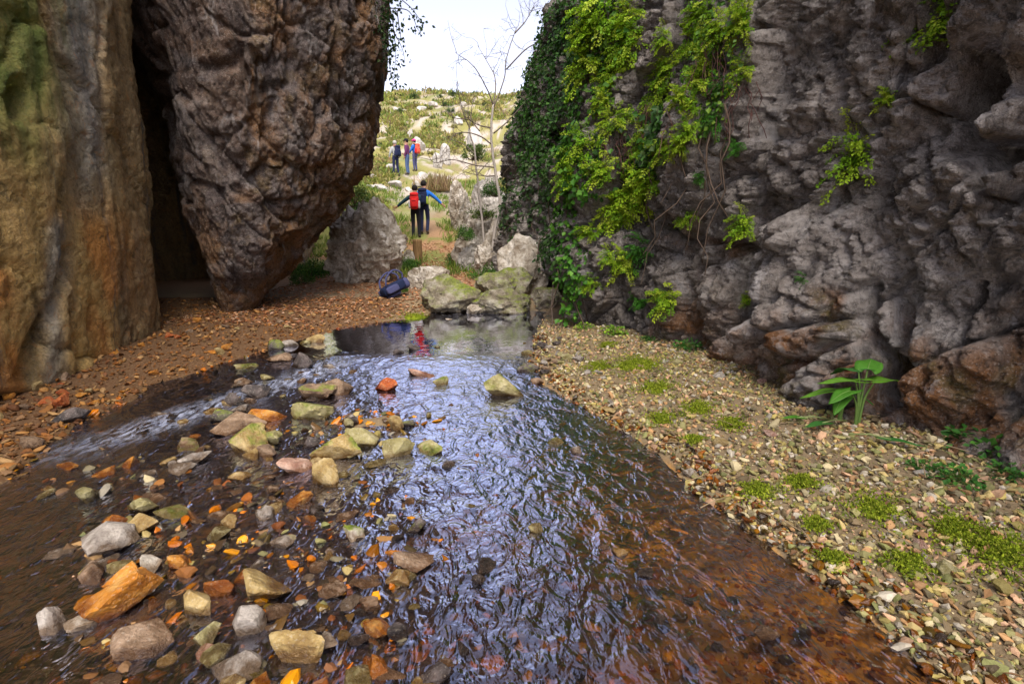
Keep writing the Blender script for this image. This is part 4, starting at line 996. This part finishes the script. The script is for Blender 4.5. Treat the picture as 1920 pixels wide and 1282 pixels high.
def grass_mesh(n, cols, h=1.):
    P = rng.normal(size=(n, 3)) * [.35, .35, 0]; D = rng.normal(size=(n, 3)) * [.4, .4, 0] + [0, 0, 1]
    L = rng.uniform(.4, 1, n) * h; V, F, c = leaves_mesh(P, D, rnd(n), L, .05, pal(n, cols)); return mesh('blades', V, F, False, {'col': c}, [M['leaf']])
G_grn = [grass_mesh(260, [(.16, .28, .03), (.22, .33, .04), (.10, .2, .02)]) for _ in range(3)]
G_dry = [grass_mesh(420, [(.36, .24, .12), (.42, .30, .16), (.26, .17, .10), (.3, .26, .1)]) for _ in range(2)]
NB = [(580, 505, 11.6, .55, 0, 'leafy bush glimpsed between the overhang and the tall pale boulder'), (565, 525, 10.6, .3, 0, 'low bush at the foot of the overhang gap'), (690, 385, 12.6, .6, 0, 'green bush growing over the tall pale boulder'),
      (662, 352, 14.5, .75, 1, 'grey green bush under the lip of the overhang'), (770, 500, 12.8, .42, 0, 'green bush between the tall boulder and the post'), (765, 455, 13.8, .35, 0, 'small bush left of the hikers by the boulder'),
      (905, 498, 11.2, .45, 0, 'dark green bush right of the path'), (855, 455, 14.2, .45, 0, 'grassy green bush at the right path edge'), (935, 480, 11.0, .35, 0, 'bush behind the upright grey boulder'),
      (985, 430, 10.6, .45, 0, 'bush between upright boulder and ivy'), (872, 425, 12.9, .4, 0, 'green bush in front of the cracked outcrop block'), (905, 385, 13.2, .45, 1, 'grey green bush half way up the outcrop'), (930, 340, 13.6, .5, 0, 'dark bush high on the outcrop beside the ivy'), (885, 270, 16, .6, 1, 'sparse bush on the outcrop behind the tree'), (760, 575, 9.6, .14, 0, 'little green sprout beside the ground backpack')]
for k, (px, py, Yd, s, ty, lab) in enumerate(NB):
    a = atY(px, py + 10, Yd); z0 = float(tz(a[0], Yd)); z_ = max(z0 - .02, a[2] - s * .5) if k in (2, 3, 9, 10, 11, 12, 13) else z0 - .02
    bush('bush', (B_near if ty == 0 else B_mid)[k % 3], (a[0], Yd, z_), s, lab, 'bushes beside the path')
def terr(px, py, y0=13., y1=110.):
    d = ray(px, py); Ys = np.linspace(y0, y1, 1500); t_ = Ys / d[1]; zz = EYE[2] + d[2] * t_; xx = EYE[0] + d[0] * t_
    hit = np.where(zz <= tz(xx, Ys))[0]
    return None if not len(hit) else np.array([xx[hit[0]], Ys[hit[0]], zz[hit[0]]])
HL = {0: 'dark evergreen shrub on the hillside', 1: 'mid green shrub on the hillside', 2: 'yellow green broom shrub on the hillside'}
def hill_where(px, py):
    if py < 200: return ' near the skyline ' + ('beside the overhang' if px < 745 else 'in mid gap' if px < 830 else 'by the bare tree')
    if py > 245: return ' just above the far hikers' if px < 800 else ' behind the thin tree'
    return ' half way up ' + ('beside the overhang' if px < 740 else 'above the far hikers' if px < 800 else 'behind the tree branches')
HS = [(740, 190, 0, 13), (775, 185, 0, 20), (800, 205, 1, 16), (722, 215, 1, 14), (750, 215, 1, 22), (760, 240, 1, 16), (835, 200, 0, 18), (848, 172, 0, 18), (870, 172, 0, 13), (825, 175, 0, 12), (845, 212, 0, 20), (890, 180, 0, 16), (800, 245, 2, 18),
      (705, 235, 2, 18), (735, 265, 2, 24), (715, 275, 0, 14), (755, 262, 2, 16), (780, 225, 2, 14), (820, 240, 1, 14), (850, 240, 2, 16), (875, 215, 1, 14), (790, 265, 2, 18), (825, 265, 2, 18), (700, 262, 2, 20), (722, 190, 2, 10), (862, 255, 1, 14),
      (760, 205, 2, 12), (815, 190, 1, 10), (885, 235, 2, 14), (910, 200, 0, 14), (740, 235, 2, 18), (702, 205, 1, 10), (812, 222, 1, 12), (770, 200, 2, 10), (855, 190, 2, 12), (838, 285, 2, 14), (808, 290, 2, 16), (712, 300, 2, 14), (690, 290, 1, 14)]
for k, (px, py, ty, w) in enumerate(HS):
    q = terr(px, py)
    if q is None: q = terr(px, py + 8)
    if q is None: continue
    s = w / FPX * q[1] * .62
    bush('hill_shrub', (B_dark, B_mid, B_yel)[ty][k % 3], (q[0], q[1], q[2] - .1 * s), s, HL[ty] + hill_where(px, py), ['dark', 'mid green', 'yellow green'][ty] + ' shrubs on the hillside', sz=s * 1.1)
HR = [(785, 270, 26, 24), (820, 300, 22, 26), (836, 288, 22, 36), (740, 345, 30, 12), (715, 350, 30, 14), (790, 330, 26, 14), (790, 205, 20, 14), (770, 250, 12, 16), (860, 225, 18, 14), (812, 195, 18, 10), (735, 315, 26, 14), (700, 330, 18, 10), (780, 345, 20, 10), (820, 345, 16, 16), (890, 260, 30, 40), (765, 355, 14, 8), (742, 205, 14, 8), (870, 195, 14, 10), (695, 350, 20, 10)]
for k, (px, py, w, h) in enumerate(HR):
    q = terr(px, py + h / 2)
    if q is None: continue
    s = q[1] / FPX; o = stone_obj('hillside_rock', (q[0], q[1], q[2] + h * s * .3), (w * s, w * s * .9, h * s * 1.3), 500 + k, M['hillrock'], 3, None, .25, 12, .1); tag(o, 'white limestone block on the grassy hillside' + (hill_where(px, py) if py < 310 else ' below the far hikers' if px < 770 else ' beside the dry brush'), 'rock', 'white limestone blocks on the hillside')
# dry brush and grass tufts near the path
for k, (px, py, s) in enumerate([(822, 346, 1.0)]):
    q = terr(px, py + 14)
    if q is None: continue
    e_ = put('dry_brush', None, None, tuple(q), (0, 0, k), (s, s, s)); b_ = put('blades', G_dry[k % 2], e_); b_['kind'] = 'stuff'
    tag(e_, 'tuft of tall brown dry brush above the walking pair', 'brush')
gm = MB()
Pg = np.c_[rng.uniform(-6, 2, 2600), rng.uniform(11, 27, 2600)]; Zg = tz(Pg[:, 0], Pg[:, 1])
offp = np.abs(Pg[:, 0] - np.interp(Pg[:, 1], [10, 13, 15, 17, 22, 28], [-1.7, -2.0, -2.1, -2.7, -4.0, -5.2]))
keepg = (offp > .45) & (fbm(np.c_[Pg, Pg[:, 0] * 0] * .6, 2) > -.15); Pg, Zg = Pg[keepg], Zg[keepg]
gk = 9; n_ = len(Pg) * gk; PP = np.repeat(np.c_[Pg, Zg], gk, 0) + rng.normal(size=(n_, 3)) * [.09, .09, 0]
V, F, c = leaves_mesh(PP, rng.normal(size=(n_, 3)) * [.45, .45, 0] + [0, 0, 1], rnd(n_), rng.uniform(.08, .3, n_), .03, pal(n_, [(.16, .28, .03), (.24, .33, .05), (.30, .32, .08), (.11, .2, .02)]))
tag(put('grass', mesh('grass', V, F, False, {'col': c}, [M['leaf']])), 'green and straw grass along the path', kind='stuff')
nh = 9000; yh = 19 * (95 / 19) ** rng.uniform(0, 1, nh); xh = yh * rng.uniform(-.36, .06, nh); zh = tz(xh, yh)
kh = (np.hypot(xh - np.interp(yh, [17, 22, 28, 34], [-2.7, -4.0, -5.6, -7]), 0) > .9 * ss(40, 30, yh)) & (fbm(np.c_[xh, yh, zh] * [.22, .12, .22] + 8, 3) > .16); xh, yh, zh = xh[kh], yh[kh], zh[kh]; kk = 8; n_ = len(xh) * kk
sc_ = np.repeat(.05 + .0032 * yh, kk); PP = np.repeat(np.c_[xh, yh, zh], kk, 0) + rng.normal(size=(n_, 3)) * np.c_[sc_, sc_, sc_ * .3] * 1.2
V, F, c = leaves_mesh(PP, rng.normal(size=(n_, 3)) * [.6, .6, .2] + [0, 0, .8], rnd(n_), sc_ * rng.uniform(1, 2.6, n_), sc_ * .8, np.clip(np.repeat(pal(len(xh), [(.34, .33, .07), (.26, .30, .06), (.18, .24, .05), (.40, .34, .12), (.30, .24, .10)]), kk, 0) * rng.uniform(.75, 1.25, (n_, 1)), 0, 1))
tag(put('undergrowth', mesh('undergrowth', V, F, False, {'col': c}, [M['leaf']])), 'low yellow green scrub covering the hillside', kind='stuff')
# leaf litter
Pl = np.c_[rng.uniform(-4.6, .6, 9000), rng.uniform(6.6, 16.5, 9000)]; Zl = tz(Pl[:, 0], Pl[:, 1]); l_, r_ = edges(np.c_[Pl, Zl])
k_ = (Zl > .03) & ((l_ < 0) | (Pl[:, 1] > 8.3)); Pl, Zl = Pl[k_], Zl[k_]; n_ = len(Pl)
V, F, c = leaves_mesh(np.c_[Pl, Zl + .012], rnd(n_) * [1, 1, .25], rnd(n_) * .5 + [0, 0, 1], rng.uniform(.04, .09, n_), rng.uniform(.03, .05, n_), pal(n_, [(.50, .22, .09), (.42, .17, .07), (.58, .32, .17), (.34, .15, .08), (.55, .36, .24)]))
tag(put('leaf_litter', mesh('leaf_litter', V, F, False, {'col': c}, [M['dryleaf']])), 'orange brown fallen leaves on the left bank and path', kind='stuff')

Pl = scatter(1500, (.2, 2.8), (1.2, 7.2), rbank)[:150]; n_ = len(Pl)
V, F, c = leaves_mesh(Pl + [0, 0, .03], rnd(n_) * [1, 1, .3], rnd(n_) * .6 + [0, 0, 1], rng.uniform(.025, .06, n_), rng.uniform(.015, .03, n_), pal(n_, [(.40, .22, .10), (.30, .16, .08), (.5, .36, .16), (.22, .12, .06)]))
tag(put('leaf_litter', mesh('leaf_litter', V, F, False, {'col': c}, [M['dryleaf']])), 'scattered brown dead leaves on the right gravel bank', kind='stuff')
tw_ = MB()
for q in scatter(400, (.3, 2.8), (1.3, 6.5), rbank)[:60]:
    a_ = random.uniform(0, 6.28); l_ = random.uniform(.05, .22); d_ = np.array([math.cos(a_), math.sin(a_), 0])
    tw_.tube(np.array([q + [0, 0, .035], q + d_ * l_ * .5 + [0, 0, .045], q + d_ * l_ + [rng.normal() * .02, rng.normal() * .02, .035]]), random.uniform(.0015, .0035), 4, (.30, .22, .13))
tag(put('twig_debris', tw_.build('twig_debris', M['bark'])), 'thin dry twigs lying on the right gravel bank', kind='stuff')
# bare trees
def polytube(mb, pts, r0, r1, col, k=6, n=None):
    P = catmull(pts, n or len(pts) * 5); P = P + fbm(P * 2.3, 2)[:, None] * .02; mb.tube(P, np.linspace(r0, r1, len(P)), k, col); return P
def twigs(mb, P, n, ln, r, col, up=.3, sub=2):
    for _ in range(n):
        i = rng.integers(len(P) // 3, len(P)); d = rng.normal(size=3) + [0, 0, up]; d /= np.linalg.norm(d); p = P[i]; pts = [p]; l_ = ln * rng.uniform(.4, 1)
        for _k in range(5): d = d + rng.normal(size=3) * .28; d /= np.linalg.norm(d); pts.append(pts[-1] + d * l_ / 5)
        pts = np.array(pts); mb.tube(pts, np.linspace(r, r * .35, 6), 4, col)
        if sub: twigs(mb, pts, 3, l_ * .55, r * .5, col, up, sub - 1)
def bare_tree(Yd, trunk, branches, r0, lab, nm='bare_tree', col=(.46, .41, .36), colb=(.20, .16, .13), tw=.8, ntw=9, ztop=None):
    e_ = put(nm, None); mb = MB(); P0 = np.array([atY(x, y, Yd) for x, y in trunk]); P0[0, 2] = min(P0[0, 2], float(tz(P0[0, 0], Yd))) - .05
    P = polytube(mb, P0, r0, r0 * .55, col, 8); put('trunk', mb.build('trunk', M['bark']), e_)
    for br, dy in branches:
        bm_ = MB(); pts = np.array([atY(x, y, Yd + dy * j / max(1, len(br) - 1)) for j, (x, y) in enumerate(br)])
        Pb = polytube(bm_, pts, r0 * .42, r0 * .1, colb, 5); bo = put('branch', bm_.build('branch', M['bark']), e_); tm = MB(); twigs(tm, Pb, ntw, tw, r0 * .14, colb); put('twigs', tm.build('twigs', M['bark']), bo)['kind'] = 'stuff'
    tag(e_, lab, 'tree')
bare_tree(12.3, [(918, 490), (928, 430), (937, 380), (927, 310), (921, 250), (925, 196)],
          [([(925, 198), (905, 150), (880, 118), (852, 98)], -.6), ([(925, 198), (929, 150), (915, 118), (896, 85)], .5), ([(926, 200), (945, 150), (950, 110), (966, 60), (972, 48)], .3), ([(966, 62), (985, 40), (1000, 14)], .2),
           ([(921, 240), (890, 232), (868, 215)], -.5), ([(922, 270), (893, 252), (858, 250), (840, 270), (838, 285)], -.8), ([(928, 315), (890, 310), (850, 300), (815, 305), (800, 285)], -.6), ([(930, 330), (900, 330), (862, 318)], .4),
           ([(926, 250), (955, 225), (985, 190), (1000, 165)], -.4), ([(950, 130), (990, 90), (1030, 75), (1060, 60)], -.5), ([(900, 245), (880, 225), (850, 220), (820, 190)], .6)], .042, 'leafless grey tree with twisting branches before the ivy wall')
bare_tree(12.9, [(912, 488), (905, 430), (898, 360), (890, 290), (880, 240)], [([(882, 245), (866, 200), (858, 160), (856, 120)], -.4), ([(890, 290), (868, 270), (845, 262), (815, 240)], .4), ([(893, 330), (920, 300), (940, 290)], .3), ([(880, 242), (885, 200), (895, 170)], .3)], .032, 'thinner leafless tree left of the grey one', tw=.5, ntw=7)
q = ground_px(1037, 612)
bare_tree(q[1], [(1037, 612), (1036, 570), (1038, 525)], [([(1036, 590), (1015, 575), (1003, 570)], -.1), ([(1036, 575), (1050, 560), (1056, 550)], .1), ([(1037, 556), (1022, 548), (1016, 540)], .05), ([(1037, 605), (1020, 600), (1005, 598)], -.1)], .009, 'small leafless sapling standing at the right end of the pool', 'bare_sapling', (.2, .15, .12), (.2, .15, .12), .10, 3)
# creeper hanging from the overhang against the sky
e_ = put('hanging_creeper', None); st = MB(); LPp = []
for (pts, n_) in [([(722, -30), (735, 30), (742, 90), (738, 150)], 150), ([(728, -20), (765, 10), (785, 35), (795, 48)], 40), ([(730, 15), (765, 20), (780, 50), (788, 60)], 22), ([(740, 60), (755, 90), (760, 118)], 14), ([(722, 40), (728, 90), (732, 130), (745, 170)], 90), ([(716, 0), (728, 60), (722, 110)], 90), ([(745, 20), (752, 60), (752, 75)], 14)]:
    P = np.array([atY(x, y, 8.1 + .1 * j) for j, (x, y) in enumerate(pts)]); Pc = polytube(st, P, .008, .003, (.05, .035, .03), 4)
    LPp.append(Pc[rng.integers(0, len(Pc), n_)] + rng.normal(size=(n_, 3)) * [.06, .08, .06])
LPp = np.vstack(LPp); n_ = len(LPp)
V, F, c = leaves_mesh(LPp, rng.normal(size=(n_, 3)) + [0, 0, -.9], rnd(n_) + [0, -1, .2], rng.uniform(.04, .075, n_), rng.uniform(.03, .05, n_), pal(n_, [(.03, .07, .02), (.02, .045, .015), (.05, .09, .02)]))
l_ = put('leaves', mesh('leaves', V, F, False, {'col': c}, [M['leaf']]), e_); l_['kind'] = 'stuff'; put('stem', st.build('stem', M['bark']), e_)
tag(e_, 'dark leafy creeper hanging off the overhang against the sky', 'creeper')

# wooden post
a = atY(784, 500, 14.6); z0 = float(tz(a[0], 14.6)); top = atY(784, 449, 14.6)[2]
an = np.linspace(0, 2 * math.pi, 28, endpoint=False); hsz = np.linspace(z0 - .1, top, 14); V = []
for zz in hsz:
    rr = .13 * (1 + .05 * noise(np.c_[np.cos(an) * 3, np.sin(an) * 3, np.full(28, zz * .8)])) * (1 - .04 * (zz - z0)); V.append(np.c_[a[0] + rr * np.cos(an), 14.6 + rr * np.sin(an), np.full(28, zz)])
V = np.array(V).transpose(1, 0, 2).reshape(-1, 3); V = np.vstack([V, [a[0], 14.6, top + .004]]); ia = np.arange(28)
t = NT('post_wood'); p = t.coord(); nn = t.noise(t.mapping(p, (9, 9, .7)), 5, 5, .65); t.bsdf(t.ramp(nn, [(.3, (.11, .06, .025)), (.55, (.30, .18, .08)), (.75, (.42, .28, .14))]), .85, t.bump(nn, .8, .02), .2)
post = put('wooden_post', mesh('wooden_post', V, [gridfaces(28, 14, True), np.c_[ia * 14 + 13, ((ia + 1) % 28) * 14 + 13, np.full(28, 28 * 14)]], True, None, [t.m]))
tag(post, 'weathered round wooden post standing in front of the walking pair', 'post')

# ================================================================== people
SKIN = m_plain('skin', (.45, .24, .16), .6, .001)
def cloth(nm, c): return m_plain('cloth_' + nm, c, .85, .006, 28)
CL = {'black': cloth('black', (.012, .013, .018)), 'navy': cloth('navy', (.02, .025, .07)), 'jeans': cloth('jeans', (.08, .13, .26)), 'blue': cloth('blue', (.015, .14, .55)), 'teal': cloth('teal', (.01, .04, .06)), 'grey': cloth('grey', (.42, .43, .42)),
      'plum': cloth('plum', (.12, .03, .10)), 'red': cloth('red', (.62, .02, .02)), 'coral': cloth('coral', (.75, .12, .07)), 'pink': cloth('pink', (.75, .05, .25)), 'hair': cloth('hair', (.012, .009, .008)), 'greyhair': cloth('greyhair', (.45, .42, .38)), 'shoe': cloth('shoe', (.10, .08, .07)), 'silver': cloth('silver', (.45, .46, .48)), 'dkblue': cloth('dkblue', (.012, .02, .06)), 'violet': cloth('violet', (.07, .075, .17)), 'lime': cloth('lime', (.35, .45, .06))}
def person(lab, loc, rz, h, J, top, trousers, hair, hat=None, group='hikers'):
    """J: wrist/elbow/knee/ankle overrides; figure faces +Y"""
    j = dict(pelvis=(0, 0, .97), waist=(0, 0, 1.10), chest=(0, .0, 1.32), neck=(0, .005, 1.50), headb=(0, .02, 1.58), head=(0, .03, 1.68))
    for s_, n_ in ((-1, 'l'), (1, 'r')):
        j['sh' + n_] = (s_ * .175, 0, 1.42); j['el' + n_] = (s_ * .24, -.03, 1.16); j['wr' + n_] = (s_ * .25, .05, .92); j['pa' + n_] = (s_ * .25, .07, .84)
        j['hip' + n_] = (s_ * .095, 0, .93); j['kn' + n_] = (s_ * .10, .03, .51); j['an' + n_] = (s_ * .105, -.02, .10); j['toe' + n_] = (s_ * .12, .13, .04)
    j.update(J); names = list(j); idx = {n_: i for i, n_ in enumerate(names)}
    rad = dict(pelvis=(.155, .115), waist=(.145, .10), chest=(.185, .125), neck=(.058, .058), headb=(.08, .09), head=(.085, .10), sh=(.085, .08), el=(.064, .062), wr=(.046, .044), pa=(.042, .022), hip=(.095, .095), kn=(.068, .07), an=(.05, .055), toe=(.045, .03))
    E = [('pelvis', 'waist'), ('waist', 'chest'), ('chest', 'neck'), ('neck', 'headb'), ('headb', 'head')]
    for n_ in 'lr': E += [('chest', 'sh' + n_), ('sh' + n_, 'el' + n_), ('el' + n_, 'wr' + n_), ('wr' + n_, 'pa' + n_), ('pelvis', 'hip' + n_), ('hip' + n_, 'kn' + n_), ('kn' + n_, 'an' + n_), ('an' + n_, 'toe' + n_)]
    me = bpy.data.meshes.new('skel'); me.from_pydata([j[n_] for n_ in names], [(idx[a], idx[b]) for a, b in E], [])
    tmp = bpy.data.objects.new('skel', me); C.objects.link(tmp); sk = tmp.modifiers.new('s', 'SKIN'); sk.use_smooth_shade = True; tmp.modifiers.new('u', 'SUBSURF').levels = 2
    for i, n_ in enumerate(names):
        sv = me.skin_vertices[0].data[i]; sv.radius = rad.get(n_) or rad[n_[:-1]]; sv.use_root = n_ == 'pelvis'
    dg = bpy.context.evaluated_depsgraph_get(); dg.update(); ev = bpy.data.meshes.new_from_object(tmp.evaluated_get(dg)); bpy.data.objects.remove(tmp)
    V = np.array([v.co[:] for v in ev.vertices]); F4 = np.array([list(p.vertices) for p in ev.polygons if len(p.vertices) == 4]); F3 = [list(p.vertices) for p in ev.polygons if len(p.vertices) == 3]
    seg = [(np.array(j[a]), np.array(j[b]), a, b) for a, b in E]
    def part_of(c):
        best, bi = 9, None
        for A, B_, a, b in seg:
            tt = np.clip(np.dot(c - A, B_ - A) / (np.dot(B_ - A, B_ - A) + 1e-9), 0, 1); dd = np.linalg.norm(c - A - tt * (B_ - A))
            if dd < best: best, bi = dd, b
        return bi
    def mat_of(c):
        b = part_of(c)
        if b in ('head', 'headb'): return 0
        if b == 'neck': return 0 if c[2] > 1.5 else 1
        if b.startswith('pa'): return 0
        if b.startswith('toe') or (b.startswith('an') and c[2] < j[b][2] + .03): return 3
        if b[:-1] in ('kn', 'an', 'hip') or (b in ('pelvis', 'waist') and c[2] < .93): return 2
        return 1
    Fs, mi = [F4], [mat_of(V[f].mean(0)) for f in F4]
    if F3: Fs.append(np.array(F3)); mi += [mat_of(V[f].mean(0)) for f in F3]
    # fingers, nose and ears belong to the same mesh
    mb = MB(); mb.n = len(V)
    for n_, s_ in (('l', -1), ('r', 1)):
        w = np.array(j['wr' + n_]); pa = np.array(j['pa' + n_]); d = pa - w; d /= np.linalg.norm(d); sd = np.cross(d, [0, 1, 0.2]); sd /= np.linalg.norm(sd); cu = np.cross(sd, d)
        for f, ln in zip((-1.5, -.5, .5, 1.5), (.07, .085, .08, .062)):
            p0 = pa + sd * f * .019; mb.tube(np.array([p0, p0 + d * ln * .5, p0 + d * ln * .85 + cu * .018, p0 + d * ln + cu * .04]), [.0095, .009, .008, .006], 5)
        p0 = w + d * .03; mb.tube(np.array([p0, p0 + sd * .035 + d * .03, p0 + sd * .045 + d * .065]), [.011, .010, .007], 5)
    hd = np.array(j['head']); fw = np.array([0, 1, 0.])
    mb.tube(np.array([hd + [0, .09, .0], hd + [0, .115, -.03], hd + [0, .10, -.045]]), [.010, .016, .012], 6)
    for s_ in (-1, 1): mb.tube(np.array([hd + [s_ * .085, 0, .02], hd + [s_ * .098, -.008, -.005], hd + [s_ * .085, 0, -.035]]), [.010, .014, .008], 5)
    Vx = np.vstack([V] + mb.V); Fs4 = np.vstack([F4] + mb.F4); n4 = len(Fs4) - len(F4); Fs3 = np.vstack(([np.array(F3)] if F3 else []) + mb.F3); n3 = len(mb.F3) and sum(len(x) for x in mb.F3)
    midx = mi[:len(F4)] + [0] * n4 + mi[len(F4):] + [0] * n3
    e_ = put('person', None, None, loc, (0, 0, rz), (h / 1.79,) * 3)
    put('body', mesh('body', Vx, [Fs4, Fs3], True, None, [SKIN, CL[top], CL[trousers], CL['shoe']], midx), e_)
    D_, F_ = ICO[3]; Hh = D_ * [.105, .122, .115] + hd + [0, -.008, .03]; Hh += (.006 * noise(D_ * 9))[:, None] * D_
    keep = (Hh[:, 2] > hd[2] + .03) | (Hh[:, 1] < hd[1] - .01) & (Hh[:, 2] > hd[2] - .075); F_ = F_[keep[F_].all(1)]
    o = put('hair', mesh('hair', Hh, F_, True, None, [CL[hair]]), e_); md = o.modifiers.new('t', 'SOLIDIFY'); md.thickness = .012
    if hat:
        Hc = D_ * [.115, .13, .10] + hd + [0, -.005, .055]; Hc[:, 2] = np.maximum(Hc[:, 2], hd[2] + .035)
        br = (D_[:, 1] > .3) & (D_[:, 2] < .05); Hc[br, 1] += .06; put('hat', mesh('hat', Hc, ICO[3][1], True, None, [CL[hat]]), e_)
    return tag(e_, lab, 'person', group)
def rbox(dims, sub=4, p=4., off=(0, 0, 0), seed=0):
    D_, F_ = ICO[sub]; R = (np.abs(D_) ** p).sum(1) ** (-1 / p); V = D_ * R[:, None]; V = V * (1 + .03 * noise(D_ * 4 + seed))[:, None] * np.asarray(dims) / 2 + off; return V, F_
def backpack(lab, loc, rot, s, body, pocket, side, strap='black', group='backpacks'):
    """local: worn with its straps towards +Y, origin at the back's middle"""
    e_ = put('backpack', None, None, loc, rot, (s, s, s))
    def pt(nm, dm, off, m, p=4., par=None): V, F_ = rbox(dm, 4, p, off, len(nm)); return put(nm, mesh(nm, V, F_, True, None, [CL[m]]), par or e_)
    pt('main_bag', (.30, .20, .50), (0, -.11, 0), body); pt('lid', (.29, .21, .13), (0, -.12, .245), pocket, 3.); fp = pt('front_pocket', (.20, .09, .28), (0, -.215, -.05), pocket); pt('zip', (.15, .012, .014), (0, -.262, .04), strap, 4., fp)
    for s_ in (-1, 1):
        pt('side_pocket', (.07, .13, .26), (s_ * .165, -.11, -.10), side)
        mb = MB(); mb.tube(catmull([(s_ * .08, -.02, .22), (s_ * .10, .08, .24), (s_ * .13, .19, .10), (s_ * .14, .12, -.10), (s_ * .12, -.02, -.18)], 14), .018, 6); put('shoulder_strap', mb.build('shoulder_strap', CL[strap]), e_)
    return tag(e_, lab, 'backpack', group)
def stand(px, Yd): 
    x = atY(px, 430, Yd)[0]; return (x, Yd, float(tz(x, Yd)))
def wear(lab, L, rz, h, *a):
    f = h / 1.79; off = Vector((0, -.10 * f, 1.25 * f)); off.rotate(Matrix.Rotation(rz, 3, 'Z')); return backpack(lab, tuple(Vector(L) + off), (.05, 0, rz), f, *a)
def foot_at(px, py, Y0, Y1):
    q = terr(px, py, Y0, Y1); return tuple(q)
L1 = foot_at(781, 447, 14.9, 40); L2 = foot_at(797, 440, 15.2, 40)
h1 = 93 / FPX * L1[1] * 1.0; h2 = 94 / FPX * L2[1]
print('PAIR', L1, h1, L2, h2)
person('hiker in black with red backpack, arm out towards the boulder', L1, .05, h1, dict(ell=(-.42, .02, 1.25), wrl=(-.62, .06, 1.10), pal=(-.70, .07, 1.06), elr=(.22, .12, 1.2), wrr=(.16, .28, 1.12), par=(.14, .34, 1.12), knl=(-.10, .05, .51), hipl=(-.1, 0, .93)), 'teal', 'black', 'hair', group='walking pair')
wear('red backpack with silver side pockets worn by the hiker in black', L1, .05, h1, 'red', 'red', 'silver')
person('hiker in bright blue jacket stretching an arm out to the right', L2, -.05, h2, dict(elr=(.40, 0, 1.24), wrr=(.60, .03, 1.05), par=(.67, .04, .98), knr=(.10, .10, .52), anr=(.10, -.08, .12), toer=(.11, .06, .05)), 'blue', 'navy', 'hair', group='walking pair')
wear('dark backpack with lime patch worn by the hiker in blue', L2, -.05, h2, 'dkblue', 'dkblue', 'lime')
L3 = foot_at(743, 331, 17, 60); L4 = foot_at(765, 329, 17, 60); L5 = foot_at(779, 322, 17, 60)
h3 = 60 / FPX * L3[1]; h4 = 61 / FPX * L4[1]; h5 = 54 / FPX * L5[1]
print('GROUP', L3, h3, L4, h4, L5, h5)
person('hiker in grey jacket and dark trousers standing on the slope', L3, .5, h3, dict(ell=(-.26, .0, 1.18), wrl=(-.30, .1, .98), elr=(.28, -.02, 1.18), wrr=(.24, .14, 1.0), par=(.22, .2, .98), anl=(-.16, -.02, .1), toel=(-.19, .12, .04), anr=(.16, -.02, .1), toer=(.19, .12, .04)), 'grey', 'navy', 'greyhair', group='group on the slope')
wear('navy backpack on the hiker in grey', L3, .9, h3, 'navy', 'dkblue', 'navy')
person('hiker in plum top and cap beside the one in grey', L4, 1.4, h4, dict(elr=(.27, .06, 1.18), wrr=(.22, .22, 1.1), par=(.2, .29, 1.1)), 'plum', 'jeans', 'hair', 'black', group='group on the slope')
person('hiker with pink hat and blue jacket at the end of the group', L5, 1.1, h5, dict(ell=(-.26, .06, 1.18), wrl=(-.2, .22, 1.05), pal=(-.18, .28, 1.04)), 'blue', 'violet', 'hair', 'pink', group='group on the slope')
wear('coral red backpack on the hiker with the pink hat', L5, 1.1, h5, 'coral', 'coral', 'red')
# backpack and mat lying below the tall boulder
q = ground_px(732, 560)
bp = backpack('dark violet backpack lying on the leaves below the tall boulder', (q[0] - .02, q[1] + .15, q[2] + .26), (math.radians(70), math.radians(14), math.radians(130)), .95, 'dkblue', 'violet', 'violet', 'violet', group=None)
